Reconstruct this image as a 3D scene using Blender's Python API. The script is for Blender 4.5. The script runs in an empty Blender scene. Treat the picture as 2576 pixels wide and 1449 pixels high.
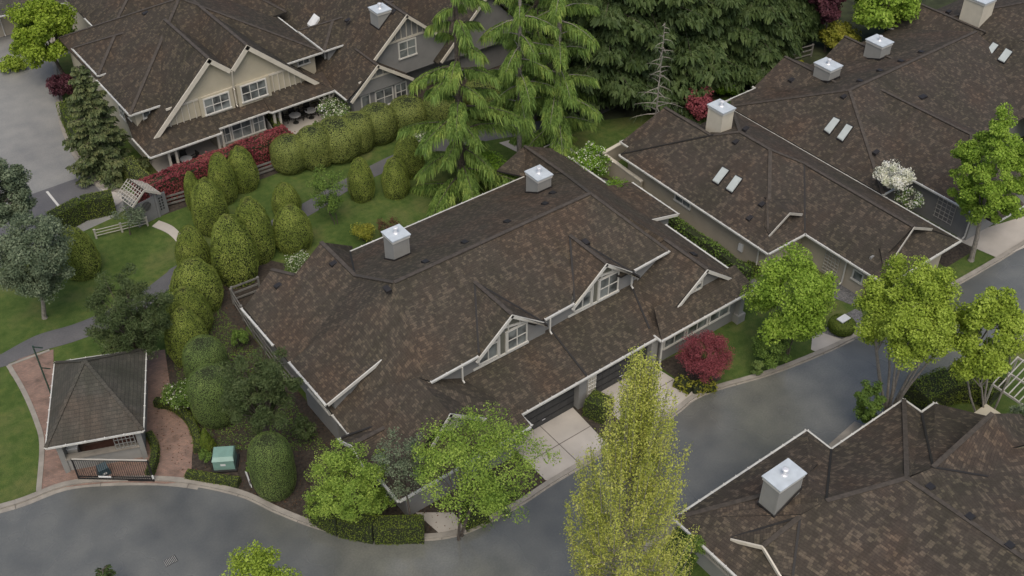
import bpy, bmesh, math, random
import numpy as np
from mathutils import Vector, Matrix
from mathutils.geometry import tessellate_polygon
# ---------------------------------------------------------------- camera, sky, sun
scn = bpy.context.scene
COL = scn.collection
H = 50.0; PITCH = math.radians(40.0); HEAD = math.radians(52.97); FPX = 2770.0; CX, CY = 1288.0, 724.5
cam = bpy.data.cameras.new('camera'); camo = bpy.data.objects.new('camera', cam); COL.objects.link(camo)
camo.location = (0, 0, H); camo.rotation_euler = (math.radians(90) - PITCH, 0, HEAD - math.radians(90))
cam.sensor_width = 36; cam.lens = FPX / 2576 * 36; cam.clip_end = 1500; cam.clip_start = 0.5
scn.camera = camo
w = bpy.data.worlds.new('World'); scn.world = w; w.use_nodes = True
nt = w.node_tree; bg = nt.nodes['Background']
sky = nt.nodes.new('ShaderNodeTexSky'); sky.sky_type = 'NISHITA'; sky.sun_disc = False
SUN_EL = math.radians(60); SUN_AZ = math.radians(215)
sky.sun_elevation = SUN_EL; sky.sun_rotation = SUN_AZ; sky.air_density = 1.0; sky.dust_density = 4.0; sky.ozone_density = 0.5
nt.links.new(sky.outputs[0], bg.inputs[0]); bg.inputs[1].default_value = 0.105
sl = bpy.data.lights.new('sun', 'SUN'); so = bpy.data.objects.new('sun', sl); COL.objects.link(so)
sl.energy = 1.15; sl.angle = math.radians(50); sl.color = (1.0, 0.93, 0.82)
sd = Vector((math.sin(SUN_AZ) * math.cos(SUN_EL), math.cos(SUN_AZ) * math.cos(SUN_EL), math.sin(SUN_EL)))
so.rotation_euler = sd.to_track_quat('Z', 'Y').to_euler(); so.location = (30, 30, 80)
scn.view_settings.view_transform = 'Standard'; scn.view_settings.look = 'None'
scn.view_settings.exposure = 0.45; scn.view_settings.gamma = 1
random.seed(7); rng = np.random.default_rng(7)

# ---------------------------------------------------------------- where a measured view ray meets a plane of the place
_f = np.array([math.cos(PITCH) * math.cos(HEAD), math.cos(PITCH) * math.sin(HEAD), -math.sin(PITCH)])
_r = np.array([math.sin(HEAD), -math.cos(HEAD), 0.0]); _u = np.cross(_r, _f)
def ray(px, py): return _f * FPX + _r * (px - CX) + _u * (CY - py)
def pl(d, e, ze, p):
    s = 1 if d[0] == '+' else -1
    return (np.array([-p * s if d[1] == 'x' else 0, -p * s if d[1] == 'y' else 0, 1.0]), ze - p * s * e)
def A(px, py, q=0.0):
    if not isinstance(q, tuple): q = (np.array([0, 0, 1.0]), q)
    n, c = q; d = ray(px, py); o = np.array([0, 0, H]); t = (c - n @ o) / (n @ d)
    return tuple(float(v) for v in o + d * t)
def V(px, py, y):
    d = ray(px, py); t = y / d[1]; return (float(d[0] * t), y, float(H + d[2] * t))
def VX(px, py, x):
    d = ray(px, py); t = x / d[0]; return (x, float(d[1] * t), float(H + d[2] * t))
def PJ(x, y, z):
    v = np.array([x, y, z - H]); c = v @ _f
    return CX + FPX * (v @ _r) / c, CY - FPX * (v @ _u) / c, c
def zplane(q, x, y): return float(q[1] - q[0][0] * x - q[0][1] * y)
def height_for(x, y, ty):
    lo, hi = 0.0, 45.0
    for _ in range(40):
        m = (lo + hi) / 2
        if PJ(x, y, m)[1] > ty: lo = m
        else: hi = m
    return lo

# ---------------------------------------------------------------- materials
def newmat(name):
    m = bpy.data.materials.new(name); m.use_nodes = True
    n = m.node_tree.nodes; b = n['Principled BSDF']
    return m, m.node_tree, n, b, m.node_tree.links
def ramp(n, stops, interp='LINEAR'):
    r = n.new('ShaderNodeValToRGB'); r.color_ramp.interpolation = interp
    while len(r.color_ramp.elements) < len(stops): r.color_ramp.elements.new(0.5)
    for e, (p, c) in zip(r.color_ramp.elements, stops): e.position = p; e.color = (*c, 1)
    return r
def noise(n, l, scale, detail=3, vec=None, rough=0.55):
    t = n.new('ShaderNodeTexNoise'); t.inputs['Scale'].default_value = scale; t.inputs['Detail'].default_value = detail
    t.inputs['Roughness'].default_value = rough
    if vec is not None: l.new(vec, t.inputs['Vector'])
    return t
def wcoord(n):
    return n.new('ShaderNodeNewGeometry').outputs['Position']
def mix(n, l, fac, a, b, mode='MIX'):
    m = n.new('ShaderNodeMix'); m.data_type = 'RGBA'; m.blend_type = mode
    for s, v in ((m.inputs[0], fac), (m.inputs[6], a), (m.inputs[7], b)):
        if hasattr(v, 'links') or hasattr(v, 'is_linked'): l.new(v, s)
        elif isinstance(v, tuple): s.default_value = (*v, 1)
        else: s.default_value = v
    return m.outputs[2]
def mth(n, l, op, a, b=None, c=None):
    m = n.new('ShaderNodeMath'); m.operation = op
    for i, v in enumerate((a, b, c)):
        if v is None: continue
        if hasattr(v, 'is_linked'): l.new(v, m.inputs[i])
        else: m.inputs[i].default_value = v
    return m.outputs[0]
def plain(name, col, rough=0.7, var=0.12, scale=1.5, metal=0.0, bump=0.0):
    m, nt, n, b, l = newmat(name)
    nz = noise(n, l, scale, 4, wcoord(n))
    lo = tuple(c * (1 - var) for c in col); hi = tuple(min(1, c * (1 + var)) for c in col)
    r = ramp(n, [(0.3, lo), (0.7, hi)]); l.new(nz.outputs[0], r.inputs[0]); l.new(r.outputs[0], b.inputs['Base Color'])
    b.inputs['Roughness'].default_value = rough; b.inputs['Metallic'].default_value = metal
    if bump:
        n2 = noise(n, l, scale * 12, 3, wcoord(n)); bp = n.new('ShaderNodeBump'); bp.inputs['Strength'].default_value = bump
        bp.inputs['Distance'].default_value = 0.03
        l.new(n2.outputs[0], bp.inputs['Height']); l.new(bp.outputs[0], b.inputs['Normal'])
    return m
def shingle(name, dark, mid, light, tabw=0.34, course=0.17, lightamt=0.78, wear=(1, 1, 1)):
    m, nt, n, b, l = newmat(name)
    uv = n.new('ShaderNodeUVMap').outputs[0]
    sp = n.new('ShaderNodeSeparateXYZ'); l.new(uv, sp.inputs[0]); u, v = sp.outputs[0], sp.outputs[1]
    vs = mth(n, l, 'DIVIDE', v, course); row = mth(n, l, 'FLOOR', vs)
    wn0 = n.new('ShaderNodeTexWhiteNoise'); wn0.noise_dimensions = '1D'; l.new(row, wn0.inputs['W'])
    us = mth(n, l, 'ADD', mth(n, l, 'DIVIDE', u, tabw), wn0.outputs[0]); colm = mth(n, l, 'FLOOR', us)
    cb = n.new('ShaderNodeCombineXYZ'); l.new(colm, cb.inputs[0]); l.new(row, cb.inputs[1])
    wn = n.new('ShaderNodeTexWhiteNoise'); wn.noise_dimensions = '3D'; l.new(cb.outputs[0], wn.inputs['Vector'])
    # neighbouring tabs of one laminated strip share a tone: cell noise at a coarser step
    cb2 = n.new('ShaderNodeCombineXYZ')
    l.new(mth(n, l, 'FLOOR', mth(n, l, 'DIVIDE', u, tabw * 1.2)), cb2.inputs[0]); l.new(mth(n, l, 'FLOOR', mth(n, l, 'DIVIDE', v, course * 1.7)), cb2.inputs[1])
    wn2 = n.new('ShaderNodeTexWhiteNoise'); wn2.noise_dimensions = '3D'; l.new(cb2.outputs[0], wn2.inputs['Vector'])
    val = mth(n, l, 'ADD', mth(n, l, 'MULTIPLY', wn.outputs[0], 0.42), mth(n, l, 'MULTIPLY', wn2.outputs[0], 0.58))
    r = ramp(n, [(0.0, dark), (0.45, tuple((a + c) / 2 for a, c in zip(dark, mid))), (0.62, mid), (lightamt, light)]); l.new(val, r.inputs[0])
    nz = noise(n, l, 0.22, 5, wcoord(n)); r2 = ramp(n, [(0.3, (0.80, 0.86, 0.80)), (0.5, (1, 1, 1)), (0.68, (1.12, 0.97, 0.9))]); l.new(nz.outputs[0], r2.inputs[0])
    c = mix(n, l, 1.0, r.outputs[0], r2.outputs[0], 'MULTIPLY')
    nz3 = noise(n, l, 14, 4, wcoord(n)); r3 = ramp(n, [(0.3, (0.78, 0.78, 0.78)), (0.7, (1.15, 1.15, 1.15))]); l.new(nz3.outputs[0], r3.inputs[0])
    c = mix(n, l, 1.0, c, r3.outputs[0], 'MULTIPLY')
    cs_ = n.new('ShaderNodeCombineXYZ'); l.new(mth(n, l, 'MULTIPLY', u, 1.6), cs_.inputs[0]); l.new(mth(n, l, 'MULTIPLY', v, .22), cs_.inputs[1])
    ns = noise(n, l, 1.0, 4, cs_.outputs[0]); rs = ramp(n, [(0.32, (0.82, 0.84, 0.80)), (0.55, (1, 1, 1)), (0.75, (1.12, 1.1, 1.06))]); l.new(ns.outputs[0], rs.inputs[0])
    c = mix(n, l, 1.0, c, rs.outputs[0], 'MULTIPLY')
    # narrow gaps between courses and tabs
    fv = mth(n, l, 'FRACT', vs); fu = mth(n, l, 'FRACT', us)
    gap = mth(n, l, 'MAXIMUM', mth(n, l, 'LESS_THAN', fv, 0.13), mth(n, l, 'LESS_THAN', fu, 0.05))
    c = mix(n, l, mth(n, l, 'MULTIPLY', gap, 0.65), c, tuple(x * 0.5 for x in dark))
    l.new(c, b.inputs['Base Color']); b.inputs['Roughness'].default_value = 0.88
    b.inputs['Specular IOR Level'].default_value = 0.3
    bp = n.new('ShaderNodeBump'); bp.inputs['Strength'].default_value = 0.6; bp.inputs['Distance'].default_value = 0.02
    l.new(mth(n, l, 'SUBTRACT', mth(n, l, 'ADD', wn.outputs[0], mth(n, l, 'MULTIPLY', fv, -0.6)), gap), bp.inputs['Height']); l.new(bp.outputs[0], b.inputs['Normal'])
    return m
def leafmat(name, cols, trans=0.25, rough=0.6, nscale=0.8, top=None):
    m, nt, n, b, l = newmat(name)
    g = n.new('ShaderNodeNewGeometry')
    k = len(cols); r = ramp(n, [(i / (k - 1), c) for i, c in enumerate(cols)])
    tc = n.new('ShaderNodeTexCoord').outputs['Object']
    nz = noise(n, l, nscale, 3, tc)
    val = mth(n, l, 'ADD', mth(n, l, 'MULTIPLY', g.outputs['Random Per Island'], 0.55), mth(n, l, 'MULTIPLY_ADD', nz.outputs[0], 1.6, -0.55))
    l.new(val, r.inputs[0]); col = r.outputs[0]
    if top:      # sun-scorched brown growth on the clipped tops
        sz = n.new('ShaderNodeSeparateXYZ'); l.new(tc, sz.inputs[0]); n3 = noise(n, l, 7.0, 3, tc)
        f_ = n.new('ShaderNodeMapRange'); l.new(mth(n, l, 'MULTIPLY_ADD', n3.outputs[0], .22, sz.outputs[2]), f_.inputs[0]); f_.inputs[1].default_value = 1.06; f_.inputs[2].default_value = 1.15; f_.inputs[4].default_value = .5
        col = mix(n, l, f_.outputs[0], col, top)
    l.new(col, b.inputs['Base Color']); b.inputs['Roughness'].default_value = rough
    b.inputs['Specular IOR Level'].default_value = 0.2
    tr = n.new('ShaderNodeBsdfTranslucent'); l.new(col, tr.inputs[0])
    ms = n.new('ShaderNodeMixShader'); ms.inputs[0].default_value = trans
    out = [x for x in n if x.type == 'OUTPUT_MATERIAL'][0]
    l.new(b.outputs[0], ms.inputs[1]); l.new(tr.outputs[0], ms.inputs[2]); l.new(ms.outputs[0], out.inputs[0])
    return m
M = {}
M['shingle'] = shingle('shingle', (0.054, 0.045, 0.035), (0.072, 0.060, 0.046), (0.116, 0.094, 0.069), 0.19, 0.14)
M['shingle_far'] = shingle('shingle_far', (0.046, 0.038, 0.029), (0.062, 0.051, 0.039), (0.104, 0.083, 0.058), 0.20, 0.15)
M['shingle_right'] = shingle('shingle_right', (0.050, 0.042, 0.034), (0.066, 0.055, 0.044), (0.108, 0.087, 0.066), 0.20, 0.15)
M['shingle_near'] = shingle('shingle_near', (0.055, 0.045, 0.036), (0.076, 0.062, 0.049), (0.132, 0.106, 0.078), 0.23, 0.17, wear=(1, 1, 1))
M['shingle_gate'] = shingle('shingle_gate', (0.064, 0.060, 0.050), (0.074, 0.070, 0.058), (0.090, 0.083, 0.068), 0.3, 0.24, 0.95)
M['ridge'] = plain('ridge_cap', (0.062, 0.052, 0.042), 0.9, 0.3, 4)
M['valley'] = plain('valley_metal', (0.020, 0.018, 0.016), 0.7)
M['white'] = plain('white_paint', (0.58, 0.57, 0.52), 0.5, 0.06, 3)
M['gutter'] = plain('gutter_paint', (0.52, 0.52, 0.48), 0.45, 0.15, 2)
M['cream'] = plain('cream_trim', (0.58, 0.54, 0.45), 0.6, 0.08, 2)
M['grey_wall'] = plain('grey_stucco', (0.215, 0.215, 0.205), 0.9, 0.08, 1.2, bump=0.2)
M['grey_panel'] = plain('grey_panel', (0.13, 0.13, 0.105), 0.8)
M['tan_wall'] = plain('tan_stucco', (0.44, 0.40, 0.30), 0.9, 0.07, 0.8, bump=0.2)
M['tan_panel'] = plain('tan_panel', (0.34, 0.30, 0.235), 0.85)
M['right_wall'] = plain('khaki_stucco', (0.37, 0.33, 0.26), 0.9, 0.08, 0.8, bump=0.2)
M['chimney_grey'] = plain('chimney_grey', (0.27, 0.27, 0.25), 0.8, 0.06)
M['chimney_cream'] = plain('chimney_cream', (0.56, 0.52, 0.42), 0.8, 0.06)
M['cap'] = plain('galvanised_cap', (0.50, 0.55, 0.58), 0.45, 0.1, 2)
M['steel'] = plain('steel_flue', (0.75, 0.76, 0.78), 0.3, 0.05, 2, 0.3)
M['door'] = plain('dark_door', (0.045, 0.046, 0.046), 0.6)
M['black'] = plain('black_metal', (0.012, 0.012, 0.013), 0.5)
M['vent'] = plain('roof_vent', (0.018, 0.016, 0.016), 0.6)
M['sky_glass'] = plain('skylight_acrylic', (0.42, 0.46, 0.44), 0.25, 0.08)
M['fencewood'] = plain('weathered_wood', (0.16, 0.155, 0.14), 0.85, 0.2, 3)
M['lattice'] = plain('pale_lattice', (0.42, 0.40, 0.35), 0.7)
M['arbor'] = plain('grey_arbor', (0.16, 0.165, 0.17), 0.7)
M['bark'] = plain('bark', (0.085, 0.070, 0.056), 0.95, 0.35, 6, bump=0.4)
M['bark_pale'] = plain('pale_bark', (0.22, 0.20, 0.17), 0.9, 0.3, 6)
M['green_box'] = plain('green_enamel', (0.17, 0.29, 0.245), 0.45, 0.12, 2)
M['green_post'] = plain('green_post', (0.04, 0.07, 0.055), 0.5)
M['teal'] = plain('teal_metal', (0.035, 0.07, 0.085), 0.5)
M['pale'] = plain('pale_plastic', (0.65, 0.66, 0.64), 0.5)
M['furn'] = plain('dark_wicker', (0.025, 0.024, 0.022), 0.7)
M['table'] = plain('pale_tabletop', (0.38, 0.38, 0.37), 0.4)
M['redbrick'] = plain('red_brick_band', (0.17, 0.085, 0.065), 0.9, 0.2, 4)
def glassmat():
    m, nt, n, b, l = newmat('window_glass')
    nz = noise(n, l, 0.9, 2, wcoord(n)); r = ramp(n, [(0.35, (0.05, 0.055, 0.055)), (0.6, (0.22, 0.24, 0.23))]); l.new(nz.outputs[0], r.inputs[0])
    l.new(r.outputs[0], b.inputs['Base Color']); b.inputs['Roughness'].default_value = 0.12
    return m
M['glass'] = glassmat()
def asphalt(name, c0, c1, wet=True):
    m, nt, n, b, l = newmat(name); w_ = wcoord(n)
    big = noise(n, l, 0.075, 4, w_, 0.5); fine = noise(n, l, 9, 5, w_); mid = noise(n, l, 0.6, 5, w_)
    r = ramp(n, [(0.36, c0), (0.62, c1)]); l.new(big.outputs[0], r.inputs[0])
    r2 = ramp(n, [(0.3, (0.88, 0.88, 0.88)), (0.7, (1.1, 1.1, 1.1))]); l.new(fine.outputs[0], r2.inputs[0])
    r3 = ramp(n, [(0.3, (0.85, 0.86, 0.88)), (0.65, (1.08, 1.07, 1.05))]); l.new(mid.outputs[0], r3.inputs[0])
    c = mix(n, l, 1.0, mix(n, l, 1.0, r.outputs[0], r2.outputs[0], 'MULTIPLY'), r3.outputs[0], 'MULTIPLY')
    l.new(c, b.inputs['Base Color'])
    rr = n.new('ShaderNodeMapRange'); l.new(big.outputs[0], rr.inputs[0])
    rr.inputs[1].default_value = 0.35; rr.inputs[2].default_value = 0.65; rr.inputs[3].default_value = 0.42 if wet else .75; rr.inputs[4].default_value = 0.14 if wet else 0.65
    b.inputs['Specular IOR Level'].default_value = 0.95 if wet else 0.5
    l.new(rr.outputs[0], b.inputs['Roughness'])
    return m
M['asphalt'] = asphalt('asphalt', (0.076, 0.079, 0.071), (0.160, 0.163, 0.147))  # tone blotches also paint bright wet-sheen patches into the road colour
M['asphalt_pale'] = asphalt('asphalt_pale', (0.205, 0.205, 0.195), (0.25, 0.25, 0.235), False)
M['path'] = asphalt('path_asphalt', (0.095, 0.095, 0.098), (0.125, 0.122, 0.122), False)
M['concrete'] = plain('concrete', (0.41, 0.38, 0.335), 0.85, 0.12, 0.6, bump=0.1)
M['kerb'] = plain('kerb_concrete', (0.26, 0.24, 0.205), 0.9, 0.2, 1.2, bump=0.2)
M['joint'] = plain('joint', (0.12, 0.11, 0.095), 0.9)
M['mulch'] = plain('mulch', (0.045, 0.036, 0.027), 1.0, 0.5, 5, bump=0.6)
M['gravel'] = plain('gravel', (0.14, 0.14, 0.14), 1.0, 0.5, 9, bump=0.6)
M['forest'] = plain('forest_floor', (0.030, 0.038, 0.014), 1.0, 0.6, 0.7, bump=0.5)
def grassmat():
    m, nt, n, b, l = newmat('lawn'); w_ = wcoord(n)
    big = noise(n, l, 0.28, 5, w_); fine = noise(n, l, 22, 4, w_)
    r = ramp(n, [(0.25, (0.052, 0.088, 0.020)), (0.5, (0.078, 0.118, 0.030)), (0.72, (0.125, 0.138, 0.050))]); l.new(big.outputs[0], r.inputs[0])
    r2 = ramp(n, [(0.3, (0.7, 0.72, 0.7)), (0.7, (1.25, 1.22, 1.2))]); l.new(fine.outputs[0], r2.inputs[0])
    patch = noise(n, l, 1.7, 6, w_, .65); r4 = ramp(n, [(0.34, (0.70, 0.80, 0.72)), (0.52, (1, 1, 1)), (0.68, (1.3, 1.12, 1.15))]); l.new(patch.outputs[0], r4.inputs[0])
    l.new(mix(n, l, 1.0, mix(n, l, 1.0, r.outputs[0], r2.outputs[0], 'MULTIPLY'), r4.outputs[0], 'MULTIPLY'), b.inputs['Base Color']); b.inputs['Roughness'].default_value = 0.95
    b.inputs['Specular IOR Level'].default_value = 0.15
    bp = n.new('ShaderNodeBump'); bp.inputs['Strength'].default_value = 0.7; bp.inputs['Distance'].default_value = 0.05
    l.new(fine.outputs[0], bp.inputs['Height']); l.new(bp.outputs[0], b.inputs['Normal'])
    return m
M['lawn'] = grassmat()
def brickmat():
    m, nt, n, b, l = newmat('brick_paving'); w_ = wcoord(n)
    mp = n.new('ShaderNodeMapping'); l.new(w_, mp.inputs[0]); mp.inputs['Rotation'].default_value = (0, 0, 0.4)
    br = n.new('ShaderNodeTexBrick'); l.new(mp.outputs[0], br.inputs[0]); br.inputs['Scale'].default_value = 2.4
    br.inputs['Color1'].default_value = (0.27, 0.165, 0.125, 1); br.inputs['Color2'].default_value = (0.19, 0.125, 0.10, 1); br.inputs['Mortar'].default_value = (0.17, 0.13, 0.105, 1)
    br.inputs['Mortar Size'].default_value = 0.03
    nz = noise(n, l, 1.1, 6, w_); r = ramp(n, [(0.3, (0.6, 0.62, 0.6)), (0.5, (1, 1, 1)), (0.7, (1.15, 1.15, 1.12))]); l.new(nz.outputs[0], r.inputs[0])
    l.new(mix(n, l, 1.0, br.outputs[0], r.outputs[0], 'MULTIPLY'), b.inputs['Base Color']); b.inputs['Roughness'].default_value = 0.85
    return m
M['brick'] = brickmat()
L = {}
L['topiary'] = leafmat('cypress_leaves', [(0.101, 0.137, 0.026), (0.159, 0.210, 0.038), (0.228, 0.287, 0.058), (0.340, 0.390, 0.096)], 0.15, nscale=3.0, top=(0.17, 0.115, 0.055))
L['topiary_gold'] = leafmat('golden_leaves', [(0.082, 0.120, 0.016), (0.177, 0.224, 0.022), (0.272, 0.304, 0.035)], 0.15, nscale=3.0)
L['dome'] = leafmat('dome_leaves', [(0.084, 0.134, 0.036), (0.129, 0.193, 0.054), (0.172, 0.243, 0.070), (0.241, 0.304, 0.081)], 0.12, nscale=2.0)
L['hedge'] = leafmat('hedge_leaves', [(0.086, 0.120, 0.026), (0.183, 0.220, 0.055), (0.261, 0.289, 0.081)], 0.12, nscale=0.5)
L['boxhedge'] = leafmat('box_hedge_leaves', [(0.050, 0.090, 0.015), (0.114, 0.159, 0.021), (0.164, 0.194, 0.033)], 0.12, nscale=0.5)
L['photinia'] = leafmat('photinia_leaves', [(0.074, 0.022, 0.023), (0.190, 0.038, 0.047), (0.285, 0.070, 0.076), (0.210, 0.103, 0.061)], 0.15, nscale=0.6)
L['redmaple'] = leafmat('red_maple_leaves', [(0.105, 0.033, 0.035), (0.229, 0.057, 0.067), (0.332, 0.090, 0.101)], 0.2)
L['purple'] = leafmat('purple_leaves', [(0.033, 0.013, 0.018), (0.078, 0.026, 0.036), (0.117, 0.046, 0.052)], 0.2)
L['maple'] = leafmat('maple_leaves', [(0.144, 0.221, 0.022), (0.245, 0.342, 0.032), (0.359, 0.456, 0.067)], 0.35)
L['lime'] = leafmat('lime_leaves', [(0.144, 0.237, 0.028), (0.248, 0.381, 0.047), (0.402, 0.533, 0.096)], 0.32)
L['olive'] = leafmat('yellowgreen_leaves', [(0.171, 0.247, 0.027), (0.298, 0.397, 0.049), (0.449, 0.557, 0.103)], 0.3)
L['poplar'] = leafmat('poplar_leaves', [(0.264, 0.309, 0.057), (0.435, 0.472, 0.096), (0.633, 0.621, 0.171)], 0.3)
L['birch'] = leafmat('birch_leaves', [(0.119, 0.209, 0.036), (0.239, 0.353, 0.058), (0.413, 0.529, 0.108)], 0.3)
L['greygreen'] = leafmat('greygreen_leaves', [(0.072, 0.103, 0.059), (0.134, 0.175, 0.102), (0.226, 0.267, 0.167)], 0.2)
L['pine'] = leafmat('pine_needles', [(0.036, 0.055, 0.019), (0.068, 0.098, 0.034), (0.111, 0.140, 0.056)], 0.1)
L['fir'] = leafmat('fir_needles', [(0.030, 0.053, 0.017), (0.055, 0.087, 0.026), (0.094, 0.131, 0.043)], 0.1)
L['cedar'] = leafmat('cedar_needles', [(0.081, 0.140, 0.033), (0.162, 0.260, 0.058), (0.307, 0.393, 0.092)], 0.2)
L['spruce'] = leafmat('spruce_needles', [(0.046, 0.068, 0.027), (0.099, 0.128, 0.051), (0.198, 0.210, 0.088)], 0.1)
L['shrub'] = leafmat('shrub_leaves', [(0.056, 0.100, 0.023), (0.113, 0.185, 0.036), (0.193, 0.293, 0.056)], 0.2)
L['bright'] = leafmat('bright_shrub_leaves', [(0.084, 0.182, 0.017), (0.154, 0.280, 0.028), (0.252, 0.378, 0.056)], 0.25)
L['gold'] = leafmat('gold_shrub_leaves', [(0.144, 0.168, 0.018), (0.252, 0.264, 0.036), (0.360, 0.336, 0.060)], 0.25)
L['white'] = leafmat('white_blossom', [(0.414, 0.455, 0.276), (0.759, 0.759, 0.621), (0.800, 0.800, 0.800)], 0.25)
L['rust'] = leafmat('rust_leaves', [(0.060, 0.035, 0.020), (0.100, 0.050, 0.030), (0.140, 0.080, 0.040)], 0.2)
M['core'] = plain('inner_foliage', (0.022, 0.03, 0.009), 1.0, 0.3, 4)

# ---------------------------------------------------------------- object helpers
def tag(o, label=None, cat=None, group=None, kind=None):
    if label: o['label'] = label
    if cat: o['category'] = cat
    if group: o['group'] = group
    if kind: o['kind'] = kind
    return o
def empty(name, loc, label, cat, group=None):
    o = bpy.data.objects.new(name, None); COL.objects.link(o); o.location = loc; o.empty_display_size = 0.2
    return tag(o, label, cat, group)
class MB:
    def __init__(s): s.v = []; s.f = []; s.mi = []; s.uv = []; s.mats = []
    def m(s, mat):
        if mat not in s.mats: s.mats.append(mat)
        return s.mats.index(mat)
    def poly(s, pts, mat, uvs=None):
        b = len(s.v); s.v += [tuple(p) for p in pts]; s.f.append(list(range(b, b + len(pts)))); s.mi.append(s.m(mat))
        s.uv.append(uvs or [(p[0], p[1]) for p in pts])
    def box(s, x0, x1, y0, y1, z0, z1, mat):
        p = [(x0, y0, z0), (x1, y0, z0), (x1, y1, z0), (x0, y1, z0), (x0, y0, z1), (x1, y0, z1), (x1, y1, z1), (x0, y1, z1)]
        for q in ((0, 3, 2, 1), (4, 5, 6, 7), (0, 1, 5, 4), (1, 2, 6, 5), (2, 3, 7, 6), (3, 0, 4, 7)): s.poly([p[i] for i in q], mat)
    def prism(s, base, top, mat, capmat=None):
        n = len(base)
        s.poly(top, capmat or mat); s.poly(list(reversed(base)), mat)
        for i in range(n):
            j = (i + 1) % n; s.poly([base[i], base[j], top[j], top[i]], mat)
    def beam(s, a, b, wd, ht, mat, up=(0, 0, 1), drop=0.0):
        a = Vector(a); b = Vector(b); d = (b - a)
        if d.length < 1e-5: return
        d.normalize(); sd_ = d.cross(Vector(up))
        if sd_.length < 1e-4: sd_ = d.cross(Vector((1, 0, 0)))
        sd_.normalize(); u_ = sd_.cross(d).normalized()
        c = []
        for p in (a, b):
            for sx, sz in ((-1, -1), (1, -1), (1, 1), (-1, 1)): c.append(p + sd_ * sx * wd / 2 + u_ * (sz * ht / 2 - drop))
        for q in ((3, 2, 1, 0), (4, 5, 6, 7), (0, 1, 5, 4), (1, 2, 6, 5), (2, 3, 7, 6), (3, 0, 4, 7)): s.poly([c[i] for i in q], mat)
    def roof(s, pts, mat, th=0.14, ed=None):
        # sloping slab with shingle coordinates: u along the eave, v up the slope
        P = [Vector(p) for p in pts]; nrm = Vector((0, 0, 0))
        for i in range(len(P)):
            a, b = P[i], P[(i + 1) % len(P)]; nrm += Vector(((a.y - b.y) * (a.z + b.z), (a.z - b.z) * (a.x + b.x), (a.x - b.x) * (a.y + b.y)))
        if nrm.z < 0: P.reverse(); nrm = -nrm
        nrm.normalize(); e = Vector((0, 0, 1)).cross(nrm)
        if e.length < 1e-3: e = Vector((1, 0, 0))
        e.normalize(); sl_ = nrm.cross(e)
        if ed == 'y': uv = [(p.y, p.x * 1.2) for p in P]
        else: uv = [(p.dot(e), p.dot(sl_)) for p in P]
        lo = [p - Vector((0, 0, th)) for p in P]
        for t in tessellate_polygon([[Vector((p.x, p.y, 0)) for p in P]]):
            i, j, k = t
            if (P[j] - P[i]).cross(P[k] - P[i]).z < 0: j, k = k, j
            s.poly([P[i], P[j], P[k]], mat, [uv[i], uv[j], uv[k]]); s.poly([lo[k], lo[j], lo[i]], M['cream'])
        n = len(P)
        for i in range(n):
            j = (i + 1) % n; s.poly([lo[i], lo[j], P[j], P[i]], M['valley'])
    def build(s, name, parent=None, world_to=None):
        me = bpy.data.meshes.new(name)
        off = Vector(parent.matrix_basis.translation) if parent is not None else Vector((0, 0, 0))
        if parent is not None and parent.parent is not None: off = off + Vector(parent.parent.matrix_basis.translation)
        if world_to is not None: off = Vector(world_to)
        me.from_pydata([tuple(Vector(p) - off) for p in s.v], [], s.f)
        for mt in s.mats: me.materials.append(mt)
        for p, mi in zip(me.polygons, s.mi): p.material_index = mi
        uvl = me.uv_layers.new(name='UVMap'); k = 0
        for p, uv in zip(me.polygons, s.uv):
            for i in range(p.loop_total): uvl.data[p.loop_start + i].uv = uv[i]
        o = bpy.data.objects.new(name, me); COL.objects.link(o)
        if parent is not None: o.parent = parent
        elif world_to is not None: o.location = world_to
        return o
def quads_mesh(name, Q, mat):
    Q = np.asarray(Q, dtype=np.float32); n = len(Q)
    me = bpy.data.meshes.new(name); me.vertices.add(n * 4); me.vertices.foreach_set('co', Q.reshape(-1))
    me.loops.add(n * 4); me.loops.foreach_set('vertex_index', np.arange(n * 4, dtype=np.int32))
    me.polygons.add(n); me.polygons.foreach_set('loop_start', np.arange(0, n * 4, 4, dtype=np.int32)); me.polygons.foreach_set('loop_total', np.full(n, 4, dtype=np.int32))
    me.materials.append(mat); me.update(); me.validate(); return me
def unit(a): return a / np.maximum(np.linalg.norm(a, axis=-1, keepdims=True), 1e-6)
def leaf_quads(P, N, size, asp=0.6, jitter=0.6):
    n = len(P); N = unit(N + rng.normal(0, jitter, (n, 3)))
    t = unit(np.cross(N, rng.normal(0, 1, (n, 3)))); b = np.cross(N, t)
    s_ = (size * rng.uniform(0.6, 1.35, n))[:, None]
    t = t * s_; b = b * s_ * asp
    return np.stack([P - t * 0.5, P + b * 0.5, P + t * 0.5, P - b * 0.5], 1)
def tube_path(mb, pts, radii, mat, seg=7):
    rings = []
    for i, p in enumerate(pts):
        p = Vector(p); a = Vector(pts[max(0, i - 1)]); b = Vector(pts[min(len(pts) - 1, i + 1)]); d = (b - a).normalized()
        x = d.cross(Vector((0.3, 1, 0.1))).normalized(); y = d.cross(x)
        rings.append([p + (x * math.cos(2 * math.pi * k / seg) + y * math.sin(2 * math.pi * k / seg)) * radii[i] for k in range(seg)])
    for i in range(len(rings) - 1):
        for k in range(seg):
            j = (k + 1) % seg; mb.poly([rings[i][k], rings[i][j], rings[i + 1][j], rings[i + 1][k]], mat)
    mb.poly(rings[-1], mat); mb.poly(list(reversed(rings[0])), mat)
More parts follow.
